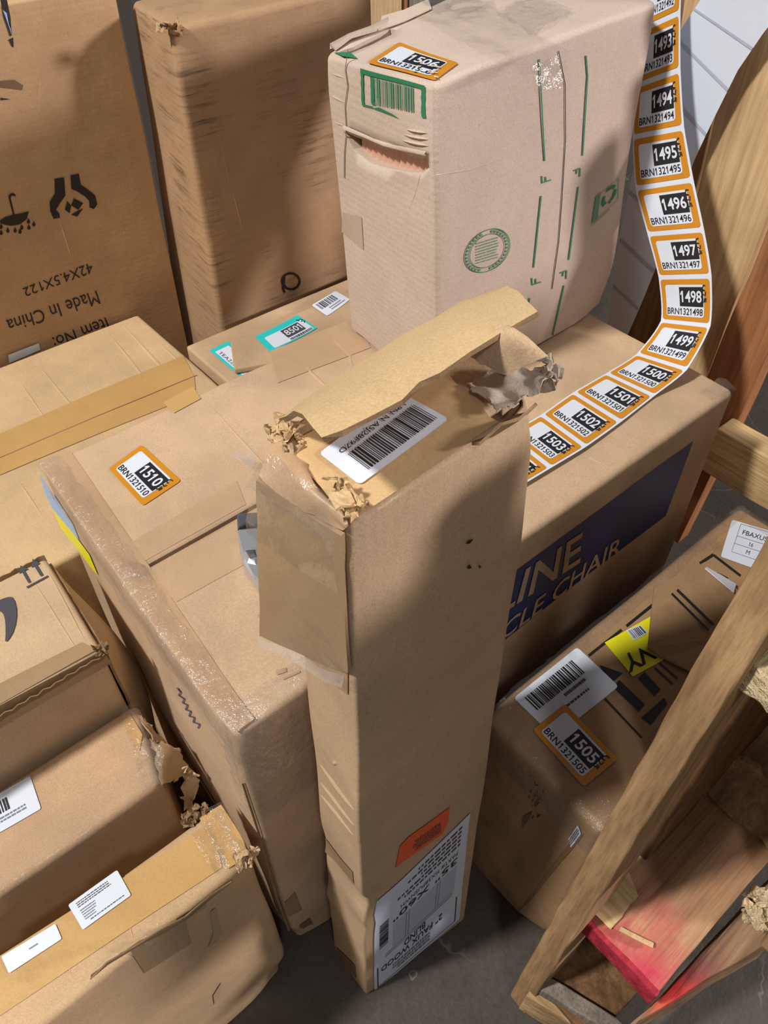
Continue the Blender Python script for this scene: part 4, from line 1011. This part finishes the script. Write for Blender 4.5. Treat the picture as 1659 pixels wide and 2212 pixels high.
# ------------------------------------------------------------------ front left carton
z = .44; k0 = pxz(472, 1736, z); k1 = pxz(549, 1856, z)
fr = Hex([(-.55, k1.y+.004, 0), (k1.x+.004, k1.y+.004, 0), (k0.x+.002, k0.y, 0), (-.55, k0.y, 0)], [(-.55, k1.y, z), (k1.x, k1.y, z), (k0.x, k0.y, z), (-.55, k0.y, z)], r=.009, amp=.003, freq=6, seed=23, step=.018,
         dents=[((k1.x, k1.y, .02), .05, (-.018, .01, .004)), ((k1.x, k1.y, z), .02, (-.004, .004, -.003))])
T, body = carton('tape_banded_carton', fr, 'kraft_front', 'narrow carton with a yellow tape band and two white labels, nearest at lower left', 'box')
patch(fr, 'top', [(-8, 2200), (482, 1876), (458, 1778), (-8, 2070)], 'tape_yellow', 'tape_strip', T, .0009, 40, 6)
patch(fr, 'top', [(495, 1880), (549, 1848), (478, 1740), (430, 1768)], 'tape_yellow', 'tape_strip', T, .0014, 8, 8)
for qd, sd in (([(465, 1892), (500, 1872), (450, 1780), (412, 1802)], 51), ([(480, 1875), (528, 1845), (482, 1752), (440, 1775)], 52), ([(310, 2022), (345, 1998), (352, 2035), (322, 2055)], 53)):
    film_patch('clear_tape', [fr.on('top', fr.st('top', q), .003) for q in qd], T, 'clear_film', 14, 10, .003, sd, 60)
edge_film(fr, lambda s, d: ('top', (1-d, s)), lambda s, d: ('right', (s, 1-d)), 0.0, 1.0, .02, .05, 'clear_tape', T, 26, .003, 'clear_film', 14, .003)
mb = MB(); dec = Decal(quadF(fr, 'top', [(181, 2012), (284, 1938), (253, 1882), (149, 1957)], .0022), mb); dec.rect(0, 0, 1, 1, 'white_label', rad=.06, asp=1.6)
dec.greek(.12, .68, .80, .90, 3, 'print_grey', 4, 1, .4, .25); dec.greek(.12, .2, .55, .62, 5, 'print_soft', 5, 1, .4, .5); dec.greek(.2, .10, .9, .17, 1, 'print_grey', 6, 1, .4, .02)
mb.build('address_label', T)['label'] = 'white rounded label with small print'
mb = MB(); dec = Decal(quadF(fr, 'top', [(22, 2103), (136, 2030), (122, 1997), (6, 2066)], .0022), mb); dec.rect(0, 0, 1, 1, 'white_label', rad=.08, asp=2.4); dec.greek(.45, .45, .62, .6, 1, 'print_soft', 4, 1, .5, .1)
mb.build('blank_label', T)['label'] = 'long nearly blank white label under tape'
tear = [(195, 2104), (230, 2072), (300, 2030), (345, 2008), (400, 1975), (455, 1928), (500, 1898)]
pt = [fr.on('front', fr.st('front', (u, v+3)), .001) for u, v in tear]
sheet('torn_edge', [[p+Vector((0, 0, -.004)) for p in pt], [p+Vector((0, -.004, .001)) for p in pt], [p+Vector((0, -.003, .004)) for p in pt]], 'core_paper', T, .0014, .0016, 6)
marks(fr, 'front', [line_poly((390, 1990), (450, 1938), 4), line_poly((260, 2058), (320, 2030), 3)], 'void_dark', 'tear_gap', T, .002)
patch(fr, 'front', [(312, 2100), (413, 2036), (398, 1982), (282, 2054)], 'tape_tan', 'tape_strip', T, .0009, 10, 5)
for pl_ in [[(455, 1968), (466, 1960), (478, 2010), (470, 2030), (450, 2042), (462, 2010)], [(462, 2150), (480, 2120), (476, 2150), (465, 2170)], [(380, 1985), (440, 1950), (446, 1960), (385, 1998)]]: marks(fr, 'front', [pl_], 'smudge_grey', 'scuff', T)
scraps('torn_corner', k0+Vector((-.022, .004, .004)), 10, .018, 'core_paper', T, 16, (.014, .004, .006))
scraps('torn_corner', k1+Vector((-.006, .004, -.004)), 7, .022, 'kraft_front', T, 17, (.010, .008, .006))
ridge(fr, 'top', [([(108, 2015), (160, 2110)], 6.0), ([(262, 1945), (290, 2030)], 4.5), ([(85, 2080), (112, 2105)], 6.0)], 'kraft_front', 'fold_crease', T)

# ------------------------------------------------------------------ taped carton with arrows, right
z = .42; w0, w1, w3 = pxz(1300, 1802, z), pxz(1062, 1562, z), pxz(1600, 1092, z)
wx0, wy0, wy1, wx1 = (w0.x+w1.x)/2, w0.y, w1.y+.015, w3.x
wb = upright((wx0, wy0), (wx1, wy0), (wx1, wy1), (wx0, wy1), 0, z, r=.010, amp=.003, freq=6, seed=29, step=.022, dents=[((wx0, wy0, 0), .05, (.012, .01, .005)), ((wx0, wy1, z), .03, (.004, -.004, -.003))])
T, body = carton('yellow_label_carton', wb, 'kraft_dusty', 'dusty brown carton with a yellow sticker and black arrows, between the large carton and pallet', 'box')
mb = MB(); Z3 = lambda *p: [(1000+u/2.517, 1050+v/2.517) for u, v in p]
lp = lambda a, b, w: line_poly(Z3(a)[0], Z3(b)[0], w/2.517)
marks(wb, 'top', [lp((685, 920), (860, 780), 14), lp((885, 760), (1030, 640), 14), lp((1290, 420), (1365, 372), 14), lp((1365, 375), (1510, 485), 13), lp((1440, 500), (1370, 465), 12), lp((775, 1150), (975, 1360), 11),
                  ], 'print_black', '', T, .0012, mb)
mb.build('printed_lines', T); mb = MB()
marks(wb, 'top', [lp((835, 1070), (975, 1200), 50), Z3((745, 970), (870, 1015), (800, 1075)), lp((970, 1025), (1060, 1120), 48), lp((1065, 960), (1165, 1045), 10), lp((1040, 985), (1140, 1075), 10),
                  Z3((972, 1252), (1095, 1148), (1115, 1180), (1025, 1290))], 'print_black', '', T, .0012, mb)
mb.build('printed_arrows', T)
mb = MB(); dec = Decal(quadF(wb, 'top', [(1199, 1592), (1337, 1481), (1248, 1397), (1111, 1507)], .0014), mb); dec.rect(0, 0, 1, 1, 'white_label', rad=.06, asp=1.5); dec.barcode(.09, .55, .83, .88, 'print_black', 34, 11, 1); dec.greek(.45, .42, .78, .50, 1, 'print_grey', 3, 1, .7, .02); dec.greek(.1, .26, .72, .32, 1, 'print_grey', 4, 1, .7, .02)
mb.build('barcode_label', T)['label'] = 'white barcode label partly under the orange sticker'
mb = MB(); dec = Decal(quadF(wb, 'top', [(1151, 1577), (1261, 1701), (1334, 1638), (1222, 1519)], .0024), mb); number_label(dec, '1505', 'BRN1321505', seed=5)
mb.build('number_sticker', T)['label'] = 'orange bordered sticker numbered 1505'
mb = MB(); marks(wb, 'top', [[(1306, 1388), (1405, 1330), (1420, 1400), (1437, 1423), (1367, 1461)]], 'yellow_label', '', T, .0016, mb)
text_on(wb, 'top', [(1391, 1396), (1343, 1416), (1358, 1455), (1419, 1421)], 'VY', 'print_black', mb, .015, .0022)
dec = Decal(quadF(wb, 'top', [(1368, 1384), (1398, 1368), (1382, 1350), (1351, 1362)], .0022), mb); dec.rect(0, 0, 1, 1, 'white_label', layer=0); dec.barcode(.08, .1, .92, .9, 'print_grey', 9, 2, 1)
mb.build('warning_label', T)['label'] = 'bright yellow warning sticker torn at its right'
mb = MB(); dec = Decal(quadF(wb, 'top', [(1558, 1203), (1640, 1232), (1675, 1150), (1582, 1123)], .0014), mb); dec.rect(0, 0, 1, 1, 'white_label', rad=.05)
for s in ([(.22, .95), (.22, .2), (1, .2)], [(.22, .95), (1, .95)], [(.22, .62), (1, .62)], [(.22, .42), (1, .42)]): dec.stroke(s, .006, 'print_soft', 1)
dec.text('FBAXUS', .32, .70, .90, .82, 'print_black', 0, 1); dec.text('16', .55, .46, .65, .56, 'print_grey', 0, 1); dec.text('M', .55, .26, .64, .36, 'print_grey', 0, 1)
mb.build('shipping_label', T)['label'] = 'white shipping label with a ruled table'
pl = [pxz(u, v, zz) for u, v, zz in ((1412, 1272, z+.012), (1522, 1216, z+.006), (1668, 1336, z+.004), (1560, 1490, z+.003), (1438, 1424, z+.005), (1399, 1402, z+.014))]
gr = [[pl[0], lerp(pl[0], pl[1], .5), pl[1]], [lerp(pl[0], pl[5], .5), lerp(lerp(pl[0], pl[5], .5), lerp(pl[1], pl[2], .5), .5), lerp(pl[1], pl[2], .5)], [pl[5], lerp(pl[4], pl[2], .5), pl[2]], [pl[4], lerp(pl[4], pl[3], .6), pl[3]]]
fo = sheet('loose_flap', gr, 'kraft_dusty', T, .003, .0005, 4, 'core_paper', smooth=False)
nn = Vector((0, 0, .0035)); mb = MB()
for a, b, w in (((1462, 1276), (1540, 1352), 6), ((1450, 1284), (1530, 1364), 5)):
    q = line_poly(a, b, w); mb.add([lerp(pxz(*p, z+.0105), pxz(*p, z+.0105), 0)+nn*.6 for p in q], [[0, 1, 2, 3]], 'print_black')
mb.build('printed_lines', fo)
sheet('paper_slip', [[pxz(1523, 1228, z+.012), pxz(1585, 1280, z+.012)], [pxz(1527, 1224, z+.006), pxz(1590, 1262, z+.006)]], 'white_label', T, .001)
edge_film(wb, lambda s, d: ('top', (s, 1-d)), lambda s, d: ('back', (s, 1-d)), 0.0, 1.0, .10, .2, 'stretch_film', T, 30, .003, 'clear_film', 50, .002)
edge_film(wb, lambda s, d: ('top', (d, s)), lambda s, d: ('left', (s, 1-d)), 0.0, 1.0, .07, .16, 'stretch_film', T, 33, .003, 'clear_film', 24, .002)
edge_film(wb, lambda s, d: ('top', (1-d, s)), lambda s, d: ('right', (s, 1-d)), 0.0, 1.0, .05, .2, 'stretch_film', T, 34, .003, 'clear_film', 24, .002)
rn = random.Random(5); mb = MB()
for k in range(26):
    x = rn.gauss(1158, 8); y = rn.gauss(1722, 16); l = rn.uniform(3, 8); marks(wb, 'left', [line_poly((x, y), (x-l*.5, y+l), rn.uniform(1.2, 2.6))], 'print_ink', '', T, .0012, mb)
marks(wb, 'left', [[(1130, 1765), (1150, 1752), (1142, 1772), (1128, 1790)]], 'smudge', '', T, .0011, mb)
mb.build('ink_smear', T)
patch(wb, 'left', [(1105, 1985), (1200, 1880), (1262, 1800), (1235, 1815)], 'tape_dark', 'tape_strip', T, .0009, 8, 5)
mb = MB(); dec = Decal(quadF(wb, 'left', [(1233, 1830), (1256, 1800), (1250, 1780), (1227, 1812)], .0016), mb); dec.rect(0, 0, 1, 1, 'white_label'); dec.greek(0, .2, 1, .9, 3, 'print_grey', 2, 1, .5, .1); mb.build('paper_slip', T)

# ------------------------------------------------------------------ leaning wooden pallet, right
p0 = pxz(1100, 2150, 0); p1 = pxz(1640, 1180, .9)
dl = (p1-p0)/.9; th = .030
lx = lambda zz: p0.x+dl.x*zz; ly = lambda zz: p0.y+dl.y*zz
T = thing('wooden_pallet', (p0.x+.1, p0.y-.07, 0), 'broken wooden pallet with a red painted board end, standing at lower right', 'pallet')
def board(name, bot, top, mat, seed, parent=T, r=.003, amp=.0016, step=.012, freq=22, dents=(), label=None):
    h = Hex(bot, top, r=r, amp=amp, freq=freq, seed=seed, step=step, dents=dents); b = MB(); h.mesh(b, mat); o = b.build(name, parent)
    if label: o['label'] = label
    return h, o
def vboard(x_off, w, z0, z1, mat, seed, y_off=0, th_=th, **kw):
    B0 = [(lx(z0)+x_off, ly(z0)-th_+y_off, z0), (lx(z0)+x_off+w, ly(z0)-th_+y_off, z0), (lx(z0)+x_off+w, ly(z0)+y_off, z0), (lx(z0)+x_off, ly(z0)+y_off, z0)]
    B1 = [(lx(z1)+x_off, ly(z1)-th_+y_off, z1), (lx(z1)+x_off+w, ly(z1)-th_+y_off, z1), (lx(z1)+x_off+w, ly(z1)+y_off, z1), (lx(z1)+x_off, ly(z1)+y_off, z1)]
    return board('deck_board', B0, B1, mat, seed, **kw)
vboard(0, .07, 0, .99, 'wood_grey', 41, dents=[((lx(.88), ly(.88)-.02, .88), .06, (.006, 0, 0))])
vboard(.13, .10, .12, .98, 'wood_dark', 42)
vboard(.26, .10, .05, .98, 'wood_dark', 43)
zr = .30
ra, rb = pxz(1240, 1950, zr), pxz(1420, 2150, zr)
rx, ry0, ry1 = (ra.x+rb.x)/2, rb.y, ra.y-.004
MATS['wood_red'] = None
loc = Vector((p0.x+.1, p0.y-.07, 0))
wood('wood_red', (176, 132, 98), (214, 176, 136), 'X', paint=[(tuple(Vector((rx, ry0+.02, zr))-loc), .015, .075, (196, 62, 84), .95), (tuple(Vector((rx-.002, ry1-.03, zr-.02))-loc), .01, .05, (176, 52, 72), .95), (tuple(Vector((rx+.07, (ry0+ry1)/2-.01, zr))-loc), .005, .035, (186, 66, 80), .6)])
wood('paint_red', (150, 34, 56), (206, 62, 76), 'X', 1.2)
sx1 = rx+.24
board('stringer', [(rx, ry0, zr-.034), (sx1, ry0, zr-.034), (sx1, ry1, zr-.034), (rx, ry1, zr-.034)], [(rx, ry0, zr), (sx1, ry0, zr), (sx1, ry1, zr), (rx, ry1, zr)], 'wood_red', 44, label='stringer board with its end painted red')
h, o = board('painted_end', [(rx-.004, ry0, zr-.032), (rx+.004, ry0, zr-.032), (rx+.004, ry1, zr-.032), (rx-.004, ry1, zr-.032)], [(rx-.004, ry0, zr+.001), (rx+.004, ry0, zr+.001), (rx+.004, ry1, zr+.001), (rx-.004, ry1, zr+.001)], 'paint_red', 45, r=.002)
# notch: the stringer rises again beyond the cut-out
g = []
for i in range(13):
    t = i/12; x = sx1-.012+.05*t; zz = zr+.002+.045*(1-math.cos(t*math.pi/2))
    g.append([Vector((x, lerp(ry0, ry1, j/8), zz)) for j in range(9)])
sheet('stringer_notch', g, 'wood_rough', T, .012, .003, 8)
board('stringer', [(sx1+.02, ry0, zr-.034), (sx1+.5, ry0, zr-.034), (sx1+.5, ry1, zr-.034), (sx1+.02, ry1, zr-.034)], [(sx1+.03, ry0, zr+.03), (sx1+.5, ry0, zr+.06), (sx1+.5, ry1, zr+.06), (sx1+.03, ry1, zr+.03)], 'wood_along', 46)
# freshly split patch and a splinter on the stringer
d = Decal(freeF([pxz(1265, 1955, zr+.004), pxz(1320, 2010, zr+.004), pxz(1378, 1935, zr+.004), pxz(1352, 1868, zr+.004)], (0, 0, 1), .001)); d.rect(0, 0, 1, 1, 'wood_pale_cross', jag=.03, nx=6, ny=8, seed=4)
d.mb.build('split_patch', T)
board('splinter', [pxz(1336, 2010, zr+.004), pxz(1410, 2048, zr+.004), pxz(1412, 2036, zr+.004), pxz(1340, 2000, zr+.004)], [pxz(1336, 2010, zr+.010), pxz(1410, 2048, zr+.008), pxz(1412, 2036, zr+.008), pxz(1340, 2000, zr+.010)], 'wood_pale', 47, r=.001, amp=.0008)
# companion board along the stringer, lower and nearer
zl = .235
q = [pxz(1345, 2228, zl), pxz(1720, 2000, zl), pxz(1720, 1838, zl), pxz(1425, 2158, zl)]
MATS['wood_sprayed'] = None
wood('wood_sprayed', (120, 94, 70), (176, 142, 108), 'X', paint=[(tuple(pxz(1455, 2128, zl)-loc), .012, .05, (240, 44, 44), 1.0), (tuple(pxz(1500, 2098, zl)-loc), .012, .06, (112, 56, 60), .8)])
qe = q[0]+(q[0]-q[1]).normalized()*.05; qf = q[3]+(q[2]-q[3]).normalized()*-.05
B1 = [qe, q[1], q[2], qf]
board('companion_board', [(p.x, p.y, .10) for p in B1], B1, 'wood_sprayed', 48, label='weathered board sprayed with bright red paint')
board('deck_board', [(rx-.03, ry0+.012, .02), (rx+.42, ry0+.012, .02), (rx+.42, ry1-.012, .02), (rx-.03, ry1-.012, .02)], [(rx-.03, ry0+.012, .085), (rx+.42, ry0+.012, .085), (rx+.42, ry1-.012, .085), (rx-.03, ry1-.012, .085)], 'wood_dark', 90)
# base pieces at floor level
zc = .075
q = [pxz(1265, 2230, zc), pxz(1330, 2218, zc), pxz(1165, 2118, zc), pxz(1135, 2150, zc)]
ex = (q[0]-q[3]).normalized()*.05
board('base_board', [(q[3].x, q[3].y, 0), (q[0].x+ex.x, q[0].y+ex.y, 0), (q[1].x+ex.x, q[1].y+ex.y, 0), (q[2].x, q[2].y, 0)], [q[3], q[0]+ex, q[1]+ex, q[2]], 'wood_cross', 49)
q = [pxz(1330, 2240, .10), pxz(1160, 2132, .10)]
board('base_board', [(q[1].x, q[1].y, 0), (q[0].x, q[0].y, 0), (q[0].x+.02, q[0].y+.004, 0), (q[1].x+.02, q[1].y+.004, 0)], [(q[1].x, q[1].y, .10), (q[0].x, q[0].y, .10), (q[0].x+.02, q[0].y+.004, .10), (q[1].x+.02, q[1].y+.004, .10)], 'wood_weathered', 50)
# unseen far deck boards, added to block the aisle lamp from what lies behind
for k, (x0, zb) in enumerate(((.285, .50), (.44, .33), (.595, .28), (.75, .2), (.905, .2), (1.06, .2))):
    vboard(x0-p0.x-dl.x*.7, .145, zb, 1.0, 'wood_grey', 80+k, y_off=-.150)
# broken pale chipboard block higher up
zk = .80
kq = [pxz(1556, 1372, zk), pxz(1690, 1500, zk), pxz(1790, 1370, zk), pxz(1640, 1285, zk)]
board('chip_block', [(p.x, p.y, zk-.03) for p in kq], kq, 'chip_cream', 51, amp=.004, freq=70, step=.005, label='pale broken block with a splintered face')
kz = pxz(1640, 1965, zl+.03)
scraps('splintered_wood', kz, 16, .03, 'chip_cream', T, 18, (.02, .014, .014), .004)
# nail by the red end
nl = pxz(1262, 1918, zr+.012); board('nail', [nl+Vector((-.008, -.002, 0)), nl+Vector((.012, -.002, 0)), nl+Vector((.012, .002, 0)), nl+Vector((-.008, .002, 0))], [nl+Vector((-.008, -.002, .004)), nl+Vector((.012, -.002, .004)), nl+Vector((.012, .002, .004)), nl+Vector((-.008, .002, .004))], 'rusty_nail', 52, r=.001, amp=0)

# ------------------------------------------------------------------ second pallet, upright behind the large carton at right
xa = .925
def slab(pxs, x, thick, mat, seed, name='deck_board', parent=None, zmin=0, amp=.003):
    """upright board: left/right pixel edges at a high and a low point, carried on to the floor"""
    (lt, rt), (lb, rb_) = pxs
    a, b, c, d_ = pxa(*lt, x), pxa(*rt, x), pxa(*rb_, x), pxa(*lb, x)
    def at(p, q, zz): t = (zz-q.z)/(p.z-q.z); return q+(p-q)*t
    zt_ = max(a.z, b.z)+.17
    tl, tr, bl2, br2 = at(a, d_, zt_), at(b, c, zt_), at(a, d_, zmin), at(b, c, zmin)
    o3 = Vector((thick, 0, 0))
    return board(name, [bl2, br2, br2+o3, bl2+o3][::1], [tl, tr, tr+o3, tl+o3], mat, seed, parent, amp=amp, freq=8, step=.03)
T2 = thing('wooden_pallet', (xa+.05, .1, 0), 'upright wooden pallet behind the large carton and the label strip', 'pallet')
slab((((1524, 333), (1689, 395)), ((1440, 700), (1550, 755))), xa+.0, .03, 'wood_pale', 61, parent=T2)
slab((((1664, 480), (1770, 540)), ((1548, 760), (1606, 880))), xa-.025, .035, 'wood_red_brown', 62, parent=T2, zmin=.2)
slab((((1430, 330), (1520, 330)), ((1355, 690), (1425, 720))), xa+.09, .03, 'wood_dark', 63, parent=T2)
slab((((1395, 60), (1455, 60)), ((1390, 120), (1450, 120))), xa+.25, .03, 'wood_dark', 66, parent=T2)
slab((((1478, -10), (1540, -10)), ((1470, 60), (1530, 60))), xa+.2, .03, 'wood_pale', 67, parent=T2)
s0, s1 = pxa(1568, 985, xa-.07), pxa(1700, 1085, xa-.07)
s0.y += .03; zt3 = pxa(1572, 940, xa-.07).z
board('stringer', [(xa-.07, s1.y-.1, s0.z-.05), (xa-.025, s1.y-.1, s0.z-.05), (xa-.025, s0.y, s0.z-.05), (xa-.07, s0.y, s0.z-.05)], [(xa-.07, s1.y-.1, zt3), (xa-.025, s1.y-.1, zt3), (xa-.025, s0.y, zt3), (xa-.07, s0.y, zt3)], 'wood_pale_cross', 64, T2)

# ------------------------------------------------------------------ third pallet far behind
yb3 = 1.42
T3 = thing('wooden_pallet', (.9, yb3, 0), 'weathered wooden pallet far behind, glimpsed between the scuffed and grey cartons', 'pallet')
def bslab(u0, u1, v, mat, seed, y):
    a, b = pxb(u0, v, y), pxb(u1, v, y)
    board('deck_board', [(a.x, y, 0), (b.x, y, 0), (b.x, y+.03, 0), (a.x, y+.03, 0)], [(a.x, y, a.z+.4), (b.x, y, a.z+.4), (b.x, y+.03, a.z+.4), (a.x, y+.03, a.z+.4)], mat, seed, T3, amp=.002, freq=8, step=.04)
bslab(744, 781, 60, 'wood_weathered', 71, yb3); bslab(781, 868, 40, 'wood_pale', 72, yb3-.01); bslab(872, 880, 30, 'wood_red_brown', 73, yb3+.02); bslab(884, 930, 20, 'wood_weathered', 74, yb3+.03)
a = pxb(744, 60, yb3); b = pxb(930, 20, yb3)
board('stringer', [(a.x-.05, yb3+.07, .3), (b.x+.2, yb3+.07, .3), (b.x+.2, yb3+.11, .3), (a.x-.05, yb3+.11, .3)], [(a.x-.05, yb3+.07, .4), (b.x+.2, yb3+.07, .4), (b.x+.2, yb3+.11, .4), (a.x-.05, yb3+.11, .4)], 'wood_along', 75, T3)
